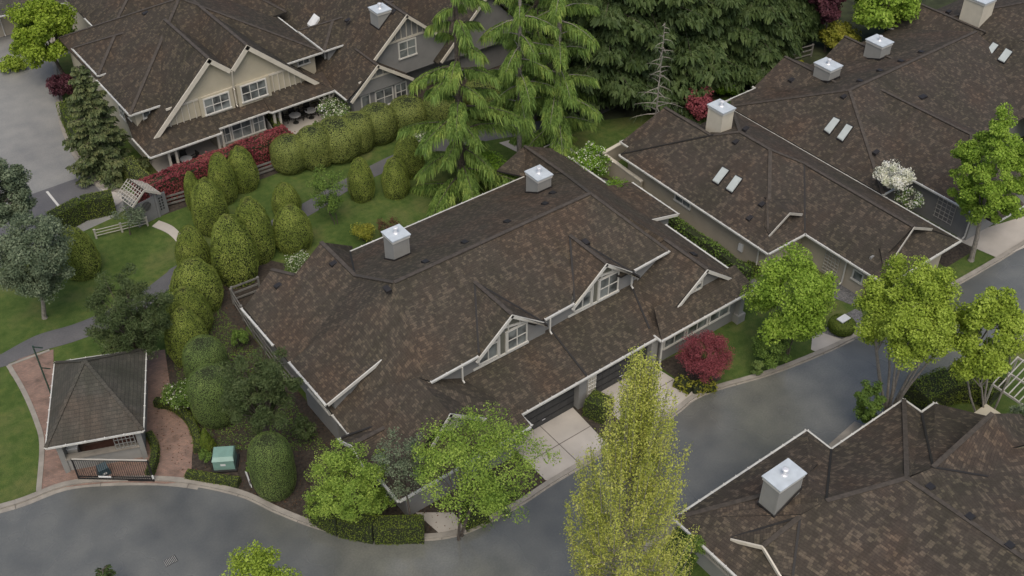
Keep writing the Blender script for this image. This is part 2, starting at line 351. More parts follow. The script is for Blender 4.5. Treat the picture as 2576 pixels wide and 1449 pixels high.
# ---------------------------------------------------------------- building helpers
def P3(axis, c, a, z): return (a, c, z) if axis == 'y' else (c, a, z)
def window(par, axis, c, a0, a1, z0, z1, nx=2, nz=2, fw=0.11, mat='white', sgn=-1):
    f = MB(); g = MB(); d = 0.05 * sgn
    def bar(a, b, z, zz, dep=0.09):
        lo, hi = sorted((c + sgn * dep, c + 0.02 * sgn * -1))
        if axis == 'y': f.box(a, b, lo, hi, z, zz, M[mat])
        else: f.box(lo, hi, a, b, z, zz, M[mat])
    bar(a0 - fw, a0, z0, z1); bar(a1, a1 + fw, z0, z1); bar(a0 - fw, a1 + fw, z1, z1 + fw); bar(a0 - fw - .04, a1 + fw + .04, z0 - fw, z0, 0.14)
    for i in range(1, nx):
        x = a0 + (a1 - a0) * i / nx; bar(x - 0.03, x + 0.03, z0, z1, 0.075)
    for i in range(1, nz):
        z = z0 + (z1 - z0) * i / nz; bar(a0, a1, z - 0.03, z + 0.03, 0.07)
    pts = [P3(axis, c + 0.04 * sgn, a, z) for a, z in ((a0, z0), (a1, z0), (a1, z1), (a0, z1))]
    g.poly(pts, M['glass'])
    fo = f.build('window', par)
    g.build('pane', fo)
    return fo
def gutter(par, segs, zoff=-0.06):
    for a, b in segs:
        mb = MB()
        a = Vector(a) + Vector((0, 0, zoff)); b = Vector(b) + Vector((0, 0, zoff)); d = (b - a); n = max(1, int(d.length / 0.9)); sd_ = Vector((d.y, -d.x, 0)).normalized()
        mb.beam(a, b, 0.13, 0.12, M['gutter'])
        for i in range(n + 1):                       # hanger straps
            p = a + d * (i / n); mb.beam(p - sd_ * 0.10 + Vector((0, 0, .055)), p + sd_ * 0.10 + Vector((0, 0, .055)), 0.05, 0.04, M['white'])
        mb.build('gutter', par)
def boards(par, segs, wd=0.06, ht=0.26, mat='white', drop=0.09):
    for a, b in segs: mb = MB(); mb.beam(a, b, wd, ht, M[mat], drop=drop); mb.build('bargeboard', par)
def downspout(par, top, bot, mat='white', kick=(0.0, -0.12)):
    mb = MB(); t = Vector(top); b = Vector(bot)
    mb.beam(t, b, 0.08, 0.08, M[mat], up=(0, 1, 0)); mb.beam(b, b + Vector((kick[0], kick[1], -0.06)) * 1.6, 0.08, 0.08, M[mat])
    return mb.build('downspout', par)
def roofcaps(mb, ridges=(), valleys=()):
    for a, b in ridges: mb.beam(Vector(a) + Vector((0, 0, .03)), Vector(b) + Vector((0, 0, .03)), 0.26, 0.05, M['ridge'])
    for a, b in valleys: mb.beam(Vector(a) + Vector((0, 0, .025)), Vector(b) + Vector((0, 0, .025)), 0.13, 0.04, M['valley'])
def chimney(par, basepx, plane, top_y, wx, wy, mat='chimney_grey', flue=(0.5, 0.5), flash=True):
    x, y, z = A(*basepx, plane); zt = height_for(x, y, top_y)
    mb = MB(); zb = z - 1.3
    mb.box(x, x + wx, y, y + wy, zb - .6, zt - 0.28, M[mat])
    for cx_, cy_ in ((x - .02, y - .02), (x + wx - .1, y - .02), (x - .02, y + wy - .1), (x + wx - .1, y + wy - .1)):
        mb.box(cx_, cx_ + .12, cy_, cy_ + .12, zb + .02, zt - 0.281, M[mat])
    # dark flashing where it meets the shingles
    q = [(x - .06, y - .06), (x + wx + .06, y - .06), (x + wx + .06, y + wy + .06), (x - .06, y + wy + .06)]
    for i in range(4):
        a, b = q[i], q[(i + 1) % 4]
        if flash: mb.beam((*a, zplane(plane, *a) + .03), (*b, zplane(plane, *b) + .03), 0.05, 0.16, M['vent'])
    ch = mb.build('chimney', par)
    c = MB(); c.box(x - .07, x + wx + .07, y - .07, y + wy + .07, zt - .28, zt - .08, M['white']); c.box(x - .12, x + wx + .12, y - .12, y + wy + .12, zt - .08, zt, M['cap'])
    c.build('cap', ch)
    fl = MB(); fx, fy = x + wx * flue[0], y + wy * flue[1]
    tube_path(fl, [(fx, fy, zt - .01), (fx, fy, zt + .05)], [.2, .14], M['steel'], 12)
    tube_path(fl, [(fx, fy, zt), (fx, fy, zt + .30)], [.11, .11], M['steel'], 12)
    tube_path(fl, [(fx, fy, zt + .30), (fx, fy, zt + .34), (fx, fy, zt + .42), (fx, fy, zt + .46)], [.12, .18, .18, .10], M['steel'], 12)
    fl.build('flue', ch)
    return ch
def vents(par, items):
    for px, py, plane in items:
        x, y, z = A(px, py, plane); mb = MB(); g = plane[0]; 
        d = Vector((-g[0], -g[1], 0)); d = d.normalized() if d.length > 0 else Vector((0, 1, 0))   # uphill
        dn = -d; up = Vector((0, 0, 1)); s_ = d.cross(up).normalized()
        sl_ = math.hypot(g[0], g[1])
        c = Vector((x, y, z))
        def pt(a, b, h): return c + s_ * a + d * b + Vector((0, 0, b * sl_ + h))
        base = [pt(-.2, -.2, -.02), pt(.2, -.2, -.02), pt(.2, .25, -.02), pt(-.2, .25, -.02)]
        top = [pt(-.18, -.2, .16), pt(.18, -.2, .16), pt(.16, .25, .03), pt(-.16, .25, .03)]
        mb.prism(base, top, M['vent']); mb.build('roof_vent', par)
def skylight(par, corners, plane, h=0.14):
    pts = [Vector(A(*q, plane)) for q in corners]; n = Vector(plane[0]).normalized()
    c = sum(pts, Vector()) / 4; mb = MB()
    # square it up on the slope
    mb.prism([p - n * .05 for p in pts], [p + n * h for p in pts], M['vent'])
    o = mb.build('skylight', par); g = MB()
    ins = [p + (c - p) * 0.10 for p in pts]; g.prism([p + n * (h + .002) for p in ins], [p + (c - p) * .08 + n * (h + .06) for p in ins], M['sky_glass'])
    g.build('dome', o)
def hip(mb, x0, x1, y0, y1, ze, p, mat, ax='y', ends='hh', caps=True):
    # rectangular roof: ridge along ax; each end hipped (h) or gabled (g)
    if ax == 'y':
        r = (x0 + x1) / 2; run = (x1 - x0) / 2; zr = ze + p * run
        a = y0 + (run if ends[0] == 'h' else 0); b = y1 - (run if ends[1] == 'h' else 0)
        if a > b: a = b = (y0 + y1) / 2
        R0, R1 = (r, a, zr), (r, b, zr); c = [(x0, y0, ze), (x1, y0, ze), (x1, y1, ze), (x0, y1, ze)]
        mb.roof([c[0], R0, R1, c[3]], mat); mb.roof([c[1], c[2], R1, R0], mat)
        if ends[0] == 'h': mb.roof([c[0], c[1], R0], mat)
        if ends[1] == 'h': mb.roof([c[2], c[3], R1], mat)
        rd = [(R0, R1)]
        if ends[0] == 'h': rd += [(c[0], R0), (c[1], R0)]
        if ends[1] == 'h': rd += [(c[2], R1), (c[3], R1)]
    else:
        r = (y0 + y1) / 2; run = (y1 - y0) / 2; zr = ze + p * run
        a = x0 + (run if ends[0] == 'h' else 0); b = x1 - (run if ends[1] == 'h' else 0)
        if a > b: a = b = (x0 + x1) / 2
        R0, R1 = (a, r, zr), (b, r, zr); c = [(x0, y0, ze), (x1, y0, ze), (x1, y1, ze), (x0, y1, ze)]
        mb.roof([c[0], c[1], R1, R0], mat); mb.roof([c[2], c[3], R0, R1], mat)
        if ends[0] == 'h': mb.roof([c[3], c[0], R0], mat)
        if ends[1] == 'h': mb.roof([c[1], c[2], R1], mat)
        rd = [(R0, R1)]
        if ends[0] == 'h': rd += [(c[0], R0), (c[3], R0)]
        if ends[1] == 'h': rd += [(c[1], R1), (c[2], R1)]
    if caps: roofcaps(mb, rd)
    return R0, R1

# ================================================================ MAIN HOUSE
S = M['shingle']
def main_house():
    h = empty('house', (33, 44, 0), 'large grey duplex in the centre with sprawling brown roof and two white-trimmed dormer windows', 'house')
    r = MB(); gy = lambda x: 38.63 + .036 * (x - 23.4); zF = 5.37
    F = (np.array([0, -.505, 1.0]), 8.18 - .505 * 44.4); B = pl('-y', 54.8, 2.8, .52)
    RL = (24.72, 44.4, 8.18); RR = (39.95, 44.4, 8.18)
    FL = (23.35, gy(23.35), zF); FR = (42.5, gy(42.5), zF)
    vL = (24.5, 48.95, 5.86); bL = (27.25, 54.8, 2.8); vR = (43.5, 51.4, 4.57); bR = (42.6, 54.8, 2.8)
    DSP = [(26.75, 31.1), (33.95, 38.3)]; fz = lambda x, y: (x, y, 8.18 - .505 * (44.4 - y))
    notch = []
    for a_, b_ in DSP: notch += [(a_, gy(a_), zF), fz(a_ + .85, gy(a_) + .75), fz(b_ - 1.0, gy(b_) + .75), (b_, gy(b_), zF)]
    r.roof([FL] + notch + [FR, RR, RL], S); r.roof([RL, RR, vR, bR, bL, vL], S)
    e = lambda y, x=18.6: (x, y, 2.8)
    aL = (24.5, 53.3, 5.86); W = pl('+x', 18.6, 2.8, .52)
    a2 = A(682, 678, W); v2 = A(741, 692, W); cor = A(615, 774, W); hl = (23.95, 42.3, 5.55)
    r.roof([RL, vL, e(47.0)], S, ed='y'); r.roof([vL, aL, e(49.3)], S, ed='y'); r.roof([vL, e(49.3), e(47.0)], S, ed='y'); r.roof([RL, e(47.0), e(43.4)], S, ed='y')
    r.roof([aL, v2, e(49.3)], S, ed='y'); r.roof([v2, a2, cor, e(49.3)], S, ed='y'); r.roof([RL, e(43.4), FL], S, ed='y')
    r.roof([vL, bL, (27.9, 55.6, 2.5), (24.5, 53.32, 5.84)], S); r.roof([a2, v2, (a2[0] + 1.6, a2[1] - .4, 2.9)], S)
    # lower south-west wing, its gable behind the trees
    gyw = 35.75; pw = V(1132, 1040, gyw); lw = V(1084, 1122, gyw); rw = V(1223, 1052, gyw)
    wr1 = (pw[0] + .1, 39.2, pw[2])
    r.roof([e(43.4), e(36.3, 18.3), (19.6, gyw, 3.2), pw, wr1, FL], S, ed='y')
    rz = 2.75; rx = 27.3
    r.roof([wr1, pw, (rw[0], gyw, rw[2]), (rx, 35.3, 2.75), (25.7, 39.6, 3.9)], S)
    sk = pl('+y', 34.35, 2.75, .55)
    r.roof([(18.25, 34.35, 2.75), (27.3, 34.35, 2.75), (27.0, 36.2, zplane(sk, 0, 36.2)), (19.4, 36.2, zplane(sk, 0, 36.2))], S); r.roof([(18.25, 34.35, 2.75), (19.6, 36.1, 3.7), (18.3, 37.5, 2.8)], S)
    R0, R1 = hip(r, 17.85, 22.4, 36.95, 40.05, 2.82, .6, S, 'x', 'gg', False); roofcaps(r, [(R0, R1)], [((17.95, 40.05, 2.9), (20.9, 38.55, 3.95))])
    # raised slope over the west window
    ru = V(964, 900, 42.0); ks = (ru[2] - 3.85) / (ru[0] - 18.25)
    r.roof([(18.25, 42.0, 3.85), (ru[0], 42.0, ru[2]), (ru[0], 46.45, ru[2]), (18.25, 46.45, 3.85)], S, ed='y')
    # east face
    E = lambda y, x=46.85: (x, y, 2.8)
    ge = 36.35; pk = V(1779, 678, ge); le = V(1672, 812, ge); re_ = V(1853, 704, ge); rb = VX(1672, 603, pk[0]); rb = (pk[0], rb[1], pk[2])
    r.roof([RR, vR, E(51.0)], S); r.roof([RR, E(51.0), rb], S); r.roof([rb, E(51.0), E(rb[1] - .5)], S); r.roof([RR, rb, (42.6, 40.6, 5.0), FR], S)
    r.roof([vR, (43.5, 56.1, 4.52), E(56.5), E(51.0)], S); r.roof([vR, bR, (41.0, 56.3, 3.2), (43.5, 56.1, 4.52)], S)
    r.roof([pk, rb, E(rb[1] - .5), E(36.6), (re_[0], ge, re_[2])], S)
    r.roof([(38.35, 35.15, 2.78), (38.35, 38.4, 2.78), (40.4, 40.4, 3.95), rb, pk, (le[0], ge, 3.0)], S)
    s2 = pl('+y', 35.15, 2.78, .6)
    r.roof([(38.35, 35.15, 2.78), (46.85, 35.15, 2.78), (46.5, 36.9, zplane(s2, 0, 36.9)), (39.2, 36.9, zplane(s2, 0, 36.9))], S)
    # garage roof between the wings
    G = pl('+y', 35.5, 2.72, .32); gz = lambda y: zplane(G, 0, y)
    r.roof([(26.9, 35.45, 2.72), (38.33, 35.6, 2.72), (40.3, 40.0, gz(40)), (42.4, 41.0, gz(41.0)), (24.6, 41.0, gz(41)), (24.9, 38.9, gz(38.9))], S)
    q0 = A(1595, 463, 2.8); q1 = A(1705, 538, 2.8); rk = V(1623, 556, q1[1]); sl_ = (rk[2] - 2.8) / (q1[0] - rk[0])
    r.roof([(q1[0], q1[1], 2.8), (48.5, q0[1] + .4, 2.8), (44.2, q0[1] + .4, 2.8 + sl_ * 4.3), (44.2, q1[1], 2.8 + sl_ * 4.3)], S)
    roofcaps(r, [(RL, RR), (RR, FR), (RL, vL), (vL, aL), (vR, (43.5, 56.1, 4.52)), (RR, vR), (a2, v2), (pk, rb)],
             [(vL, bL), (vR, bR), (A(1384, 828, G), A(1476, 946, G)), (A(1163, 957, G), A(1310, 1060, G)), (A(1587, 716, G), A(1634, 828, G))])
    dorm = []
    for ap, lf, rt_, win, trap, back in (((1287.6, 791.5), (1196, 910.6), (1371.5, 813), [(1276, 883), (1322.7, 854), (1321, 813), (1278, 834.5)], [(1203.7, 916.5), (1250.5, 893), (1250.5, 854)], (1126, 652)),
                                     ((1525.7, 662.7), (1437, 778), (1597, 688), [(1507.4, 752.5), (1553, 725), (1551, 684), (1509, 705.6)], [(1442.6, 783.7), (1484.7, 764), (1484.7, 729)], (1361, 538))):
        yd = gy(28.6 if ap[0] < 1400 else 36) - .07; yw = yd + .38
        P0 = V(*ap, yd); Pl = V(*lf, yd); Pr = V(*rt_, yd)
        yb = 44.4 - (8.18 - P0[2]) / .505
        onF = lambda z: 44.4 - (8.18 - z) / .505
        r.roof([P0, (P0[0], yb, P0[2]), (Pl[0] + .25, onF(max(zF + .02, Pl[2])) + .1, max(zF + .05, Pl[2])), Pl], S); r.roof([P0, Pr, (Pr[0], onF(Pr[2]), Pr[2]), (P0[0], yb, P0[2])], S)
        roofcaps(r, [(P0, (P0[0], yb, P0[2]))], [((P0[0], yb, P0[2]), (Pl[0] + .3, gy(Pl[0]) + .05, zF + .06)), ((P0[0], yb, P0[2]), (Pr[0], onF(Pr[2]), Pr[2] + .03))])
        dorm.append((P0, Pl, Pr, yd, yw, [V(*q, yw) for q in win], [V(*q, yw) for q in trap]))
    r.build('roof', h)
    wl = MB(); g_ = M['grey_wall']
    wl.box(19.2, 46.2, 39.9, 54.2, 0, 2.7, g_); wl.box(26.9, 38.0, 36.05, 39.9, 0, 2.65, g_); wl.box(38.9, 46.25, 35.75, 44.5, 0, 2.7, g_); wl.box(19.0, 26.6, 35.0, 39.3, 0, 2.62, g_)
    wl.box(44.4, 48.0, 44.7, 49.2, 0, 2.75, g_); wl.prism([(24.3, gy(24.3) + .34, 2.6), (42.0, gy(42) + .34, 2.6), (42, 44, 2.6), (24.3, 44, 2.6)], [(24.3, gy(24.3) + .34, 5.35), (42.0, gy(42) + .34, 5.35), (42, 44, 5.35), (24.3, 44, 5.35)], g_)
    wl.prism([(18.8, 42.2, 0), (22.6, 42.2, 0), (22.6, 46.2, 0), (18.8, 46.2, 0)], [(18.8, 42.2, 3.9), (22.6, 42.2, 3.85 + ks * 4.1), (22.6, 46.2, 3.85 + ks * 4.1), (18.8, 46.2, 3.9)], g_)
    wl.prism([(44.3, q1[1] + .3, 2.7), (48.0, q1[1] + .3, 2.7), (48.0, q1[1] + .3, 2.85), (44.3, q1[1] + .3, 2.7 + sl_ * 4)], [(44.3, q1[1] + .5, 2.7), (48.0, q1[1] + .5, 2.7), (48.0, q1[1] + .5, 2.85), (44.3, q1[1] + .5, 2.7 + sl_ * 4)], g_)
    def gable(pts, y, t=.25): wl.prism([(a, y, z) for a, z in pts], [(a, y + t, z) for a, z in pts], g_)
    for P0, Pl, Pr, yd, yw, win, trap in dorm: gable([(Pl[0] + .2, 3.4), (Pr[0] + .35, 3.4), (Pr[0] + .35, Pr[2] - .3), (P0[0], P0[2] - .13), (Pl[0] + .2, Pl[2])], yw + .03, .5)
    gable([(le[0] + .5, 2.7), (46.2, 2.7), (46.2, 3.0), (pk[0], pk[2] - .12), (le[0] + .5, 3.1)], ge + .32); gable([(lw[0] + .5, 2.7), (rw[0], 2.7), (rw[0], rw[2] - .2), (pw[0], pw[2] - .12), (lw[0] + .5, 3.1)], gyw + .32)
    wl.box(32.05, 32.7, 35.65, 36.2, 0, 2.6, g_); wl.box(38.05, 38.6, 35.65, 36.1, 0, 2.62, M['chimney_grey']); wl.build('wall', h)
    D0, D1 = dorm[0], dorm[1]
    gp_ = lambda x: (x, gy(x) - .06, zF)
    gutter(h, [((27.3, 54.85, 2.8), (42.5, 54.85, 2.8)), (gp_(23.3), gp_(D0[1][0] + .15)), (gp_(D0[2][0] + .1), gp_(D1[1][0] + .15)), (gp_(D1[2][0] + .1), gp_(42.55)),
               ((26.95, 35.4, 2.72), (38.25, 35.52, 2.72)), ((38.3, 35.08, 2.78), (46.9, 35.08, 2.78)), ((38.28, 35.1, 2.78), (38.28, 37.0, 2.78)), ((46.92, 35.1, 2.8), (46.92, 43.9, 2.8)),
               ((48.56, 44.3, 2.8), (48.56, 49.3, 2.8)), ((46.95, 49.3, 2.8), (46.95, 54.9, 2.8)), ((18.53, 53.9, 2.8), (18.53, 49.5, 2.8)), ((18.18, 46.45, 3.85), (18.18, 42.0, 3.85)),
               ((18.5, 42.0, 2.8), (18.5, 40.1, 2.8)), ((17.8, 40.1, 2.82), (18.5, 40.1, 2.82)), ((18.2, 34.28, 2.75), (27.2, 34.28, 2.75)), ((18.15, 37.0, 2.8), (18.15, 34.3, 2.75)), ((27.35, 34.35, 2.75), (27.35, 35.4, 2.75))])
    def rake(a, b, o=-.04): return ((a[0], a[1] + o, a[2]), (b[0], b[1] + o, b[2]))
    bb = [((q1[0], q1[1] - .03, 2.82), (44.6, q1[1] - .03, 2.8 + sl_ * 3.9)), ((18.25, 41.96, 3.87), (ru[0], 41.96, ru[2]))]
    for P0, Pl, Pr, yd, yw, win, trap in dorm: bb += [rake(P0, Pl), rake(P0, (Pr[0] + .08, Pr[1], Pr[2]))]
    bb += [rake(pk, le), rake(pk, re_), rake(pw, lw), rake(pw, (rw[0], gyw, rw[2])), ((17.8, 40.0, 2.84), (17.8, 38.5, 3.72)), ((17.8, 38.5, 3.72), (17.8, 37.0, 2.84))]
    boards(h, bb, .07, .22)
    def trapwin(x0, x1, y, zb, zlow, zhigh):
        q = [(x0, y, zb), (x1, y, zb), (x1, y, zhigh), (x0, y, max(zb + .12, zlow))]; f = MB()
        for i in range(4): f.beam(q[i], q[(i + 1) % 4], .08, .11, M['white'], up=(0, -1, 0))
        xm = (x0 + x1) / 2; f.beam((xm, y, zb), (xm, y, (zlow + zhigh) / 2), .06, .06, M['white'], up=(0, -1, 0)); zm = zb + (zhigh - zb) * .55; xs = x0 + (x1 - x0) * max(0, (zm - zlow) / (zhigh - zlow)); f.beam((xs, y, zm), (x1, y, zm), .06, .06, M['white'], up=(0, -1, 0))
        fo = f.build('window', h); g = MB(); g.poly([(a, y + .03, c) for a, b_, c in q], M['glass']); g.build('pane', fo)
    for P0, Pl, Pr, yd, yw, win, trap in dorm:
        x0 = (win[0][0] + win[3][0]) / 2; x1 = (win[1][0] + win[2][0]) / 2; zb = (win[0][2] + win[1][2]) / 2; zt = (win[2][2] + win[3][2]) / 2
        window(h, 'y', yw, x0, x1, zb, zt, 2, 2, .10)
        k = (P0[2] - Pl[2]) / (P0[0] - Pl[0]); xt0, xt1 = trap[0][0], (trap[1][0] + trap[2][0]) / 2; rkz = lambda x: Pl[2] + (x - Pl[0]) * k - .30
        trapwin(xt0, xt1, yw - .06, trap[0][2], rkz(xt0), rkz(xt1))
        f = MB(); yy = yw - .05; sz = zb - .16
        f.beam((Pl[0] + .05, yy, sz), (x1 + .2, yy, sz), .1, .13, M['white']); f.beam((xt1 - .1, yy, rkz(xt1) + .02), (x1 + .15, yy, zt + .16), .08, .12, M['white'])
        for x in (x0 - .17, xt1 + .12): f.beam((x, yy, sz), (x, yy, zt + .1), .08, .12, M['white'], up=(0, -1, 0))
        for x in (P0[0] - .02, (x0 + xt1) / 2 - .1, P0[0] + .85): f.beam((x, yy, (zt + .1) if x > x0 else rkz(xt1) + .05), (x, yy, min(rkz(x) + .12, P0[2] - .25, P0[2] - (x - P0[0]) * .8 - .25)), .06, .10, M['white'], up=(0, -1, 0))
        f.build('timber_framing', h)
        pn = MB(); pn.poly([(x0 - .2, yw - .01, zt + .15), (x1, yw - .01, zt + .15), (P0[0] + .1, yw - .01, P0[2] - .3), (P0[0] - .1, yw - .01, P0[2] - .3)], M['grey_panel']); pn.poly([(xt1 + .15, yw - .01, sz), (x0 - .2, yw - .01, sz), (x0 - .2, yw - .01, zt), (xt1 + .15, yw - .01, rkz(xt1))], M['grey_panel']); pn.build('gable_panel', h)
    w0, w1, w2 = V(1735, 740, ge + .26), V(1764, 723, ge + .26), V(1765, 700, ge + .26); trapwin(w0[0], w1[0], ge + .26, w1[2], w1[2] + .1, w2[2])
    w0, w1, w2 = V(1120, 1082, gyw + .26), V(1150, 1070, gyw + .26), V(1150, 1050, gyw + .26); trapwin(w0[0], w1[0], gyw + .26, w1[2], w1[2] + .1, w2[2])
    for a in (39.3, 41.35, 43.4): window(h, 'y', 35.75, a, a + 1.7, 1.15, 2.35, 2, 1)
    window(h, 'x', 18.8, 43.0, 45.4, 2.0, 3.4, 2, 1)
    for a, b in ((27.1, 31.95), (33.6, 38.0)):
        d = MB(); d.box(a, b, 35.97, 36.03, 0.02, 2.35, M['door'])
        for i in range(1, 4): d.box(a, b, 35.95, 35.97, .58 * i - .02, .58 * i + .01, M['black'])
        for i in range(4):
            for k_ in range(8): w_ = (b - a) / 8; d.box(a + w_ * k_ + .08, a + w_ * (k_ + 1) - .08, 35.955, 35.97, .58 * i + .10, .58 * i + .48, M['door'])
        dd = d.build('garage_door', h); hd = MB(); hd.box((a + b) / 2 - .12, (a + b) / 2 + .12, 35.9, 35.93, .5, .54, M['steel']); hd.build('handle', dd)
    t = MB(); t.box(32.75, 33.5, 35.75, 35.85, 0, 2.5, M['cream'])
    for i in range(4): t.box(32.8 + i * .2, 32.85 + i * .2, 35.67, 35.71, .5, 2.3, M['white'])
    for i in range(6): t.box(32.8, 33.45, 35.65, 35.69, .5 + i * .34, .55 + i * .34, M['white'])
    t.build('trellis', h)
    c = MB(); x, y = 46.1, 35.6; c.box(x - .2, x + .2, y - .2, y + .2, 0, 2.6, M['chimney_grey']); c.box(x - .35, x + .35, y - .35, y + .35, 0, .7, M['chimney_grey']); c.build('porch_column', h)
    for x in (V(1160, 925, 38.7)[0], V(1384, 800, 38.85)[0], D1[2][0] - .15): downspout(h, (x, gy(x) - .12, 5.25), (x, gy(x) - .12, 4.2))
    downspout(h, (38.62, 35.3, 2.7), (38.62, 35.3, .2))
    chimney(h, (993, 656), B, 605, 1.15, 1.15); chimney(h, (1353, 486), B, 452, 1.15, 1.3)
    vents(h, [(1070, 659, B), (1169, 610, B), (1276, 558, B), (1371, 513, B), (1390, 486, B), (975, 729, F), (1208, 750, F), (838, 664, W), (698, 720, W), (1474, 610, F), (1091, 1008, W), (1483, 477, pl('-x', 46.85, 2.8, .7)), (1745, 640, pl('-x', 46.85, 2.8, .72))])
    return h
main_house()

# ================================================================ TAN HOUSE (upper left)
SF = M['shingle_far']
def tan_house():
    h = empty('house', (29.5, 82, 0), 'tan half-timbered house with twin white-edged gables and a covered patio', 'house')
    r = MB()
    hip(r, 21.2, 38.4, 77.9, 94.0, 4.85, .50, SF, 'y', 'hh'); hip(r, 21.35, 36, 84.75, 90.6, 5.25, .50, SF, 'x', 'hh'); hip(r, 24.4, 40, 90.8, 104, 5.0, .5, SF, 'y', 'hh')
    hip(r, 32, 39.3, 86, 96, 5.1, .5, SF, 'x', 'hh')
    yf = 75.95
    Gs = [(27.65, 8.5, 21.9, 29.3, 3.35), (30.95, 8.62, 29.3, 36.75, 3.35)]
    zv = 8.5 - .92 * (29.3 - 27.65)
    r.roof([(27.65, yf, 8.5), (27.65, 84.4, 8.5), (22.05, 84.4, 3.35), (22.05, yf, 3.35)], SF); r.roof([(27.65, yf, 8.5), (29.3, yf, zv), (29.3, 84.4, zv), (27.65, 84.4, 8.5)], SF)
    r.roof([(30.95, yf, 8.6), (30.95, 86, 8.6), (29.3, 86, zv), (29.3, yf, zv)], SF); r.roof([(30.95, yf, 8.6), (36.7, yf, 3.3), (36.7, 86, 3.3), (30.95, 86, 8.6)], SF)
    roofcaps(r, [((27.65, yf, 8.5), (27.65, 84.4, 8.5)), ((30.95, yf, 8.6), (30.95, 86, 8.6))], [((24.05, 77.9, 4.98), (27.65, 84.2, 8.25))])
    # pent roof over the patio, with its hipped west end
    for x0, x1, y0 in ((21.0, 27.0, 74.6), (27.0, 31.65, 75.3), (31.65, 37.6, 75.0)):
        r.roof([(x0, y0, 2.7), (x1, y0, 2.7), (x1, 76.7, 3.75), (x0 + (1.2 if x0 == 21.0 else 0), 76.7, 3.75)], SF)
    r.roof([(21.0, 74.6, 2.7), (22.2, 76.7, 3.75), (22.2, 84, 3.75), (21.0, 78.0, 2.7)], SF); r.roof([(37.6, 75.0, 2.7), (37.65, 79.8, 2.7), (36.2, 79.8, 4.0), (36.2, 76.5, 3.75)], SF)
    r.build('roof', h)
    wl = MB(); t = M['tan_wall']
    wl.box(21.7, 37.9, 78.5, 93.5, 0, 4.8, t); wl.box(24.9, 39.4, 91, 103.5, 0, 4.95, t); wl.box(21.75, 30, 85.2, 90.2, 4.7, 5.2, t); wl.box(22.6, 36.9, 78.3, 78.5, 0, 2.6, t)
    gp = [(22.3, 3.45), (36.4, 3.45), (30.95, 8.45), (29.3, 6.85), (27.65, 8.35)]
    wl.prism([(a, 76.45, z) for a, z in gp], [(a, 76.65, z) for a, z in gp], M['tan_wall'])
    wl.box(26.3, 29.2, 76.25, 76.44, 3.3, 5.25, M['tan_wall']); wl.box(29.55, 32.5, 76.2, 76.44, 3.35, 5.3, M['tan_wall'])
    wl.box(27.2, 31.5, 76.3, 78.4, 0, 2.62, M['tan_panel']); wl.build('wall', h)
    g = MB()
    g.beam((23.6, 76.4, 5.15), (34.4, 76.4, 5.2), .07, .17, M['cream'])
    for i in range(5): x = 23.7 + i * .55; g.beam((x, 76.41, 3.5), (x, 76.41, min(5.1, 3.35 + (x - 22.3) * .88)), .06, .1, M['cream'], up=(0, -1, 0))
    for x in (28.95, 29.35): g.beam((x, 76.41, 3.6), (x, 76.41, 5.1), .06, .1, M['cream'], up=(0, -1, 0))
    for i in range(6): x = 32.85 + i * .5; g.beam((x, 76.41, 3.5), (x, 76.41, min(5.1, 8.45 - (x - 30.95) * .92 - .3)), .06, .1, M['cream'], up=(0, -1, 0))
    g.build('timbering', h)
    boards(h, [((27.65, yf - .03, 8.52), (21.9, yf - .03, 3.23)), ((27.65, yf - .03, 8.52), (29.3, yf - .03, zv)), ((30.95, yf - .03, 8.62), (29.3, yf - .03, zv)), ((30.95, yf - .03, 8.62), (36.8, yf - .03, 3.25))], .08, .36, 'cream', .15)
    window(h, 'y', 76.25, 26.7, 28.75, 3.7, 5.0, 3, 2); window(h, 'y', 76.2, 29.95, 32.05, 3.75, 5.1, 3, 2)
    window(h, 'y', 78.5, 22.4, 23.4, 3.9, 4.45, 2, 1); window(h, 'y', 78.5, 36.3, 37.3, 4.0, 4.5, 2, 1)
    window(h, 'y', 76.3, 27.5, 28.3, .6, 2.0, 2, 2); window(h, 'y', 76.3, 28.6, 30.2, .6, 2.2, 2, 2); window(h, 'y', 76.3, 30.5, 31.4, .6, 2.2, 2, 2); window(h, 'y', 78.3, 33.0, 34.6, .5, 2.2, 3, 2); window(h, 'y', 78.3, 24.0, 26.0, .4, 2.2, 3, 2)
    window(h, 'x', 21.7, 81.2, 82.2, 2.6, 3.6, 2, 2); window(h, 'x', 21.7, 79.6, 80.2, 2.4, 3.2, 2, 2)
    for x, y in ((22.6, 75.1), (23.2, 75.1), (27.0, 75.6), (27.4, 75.6), (32.1, 75.5), (32.6, 75.5), (36.8, 75.4), (37.3, 75.4)):
        c = MB(); c.box(x - .09, x + .09, y - .09, y + .09, 0, 2.55, M['cream']); c.build('post', h)
    c = MB(); c.beam((36.8, 75.4, 1.5), (36.1, 75.4, 2.4), .1, .1, M['cream']); c.beam((37.3, 75.4, 1.5), (37.9, 75.4, 2.4), .1, .1, M['cream']); c.build('brace', h)
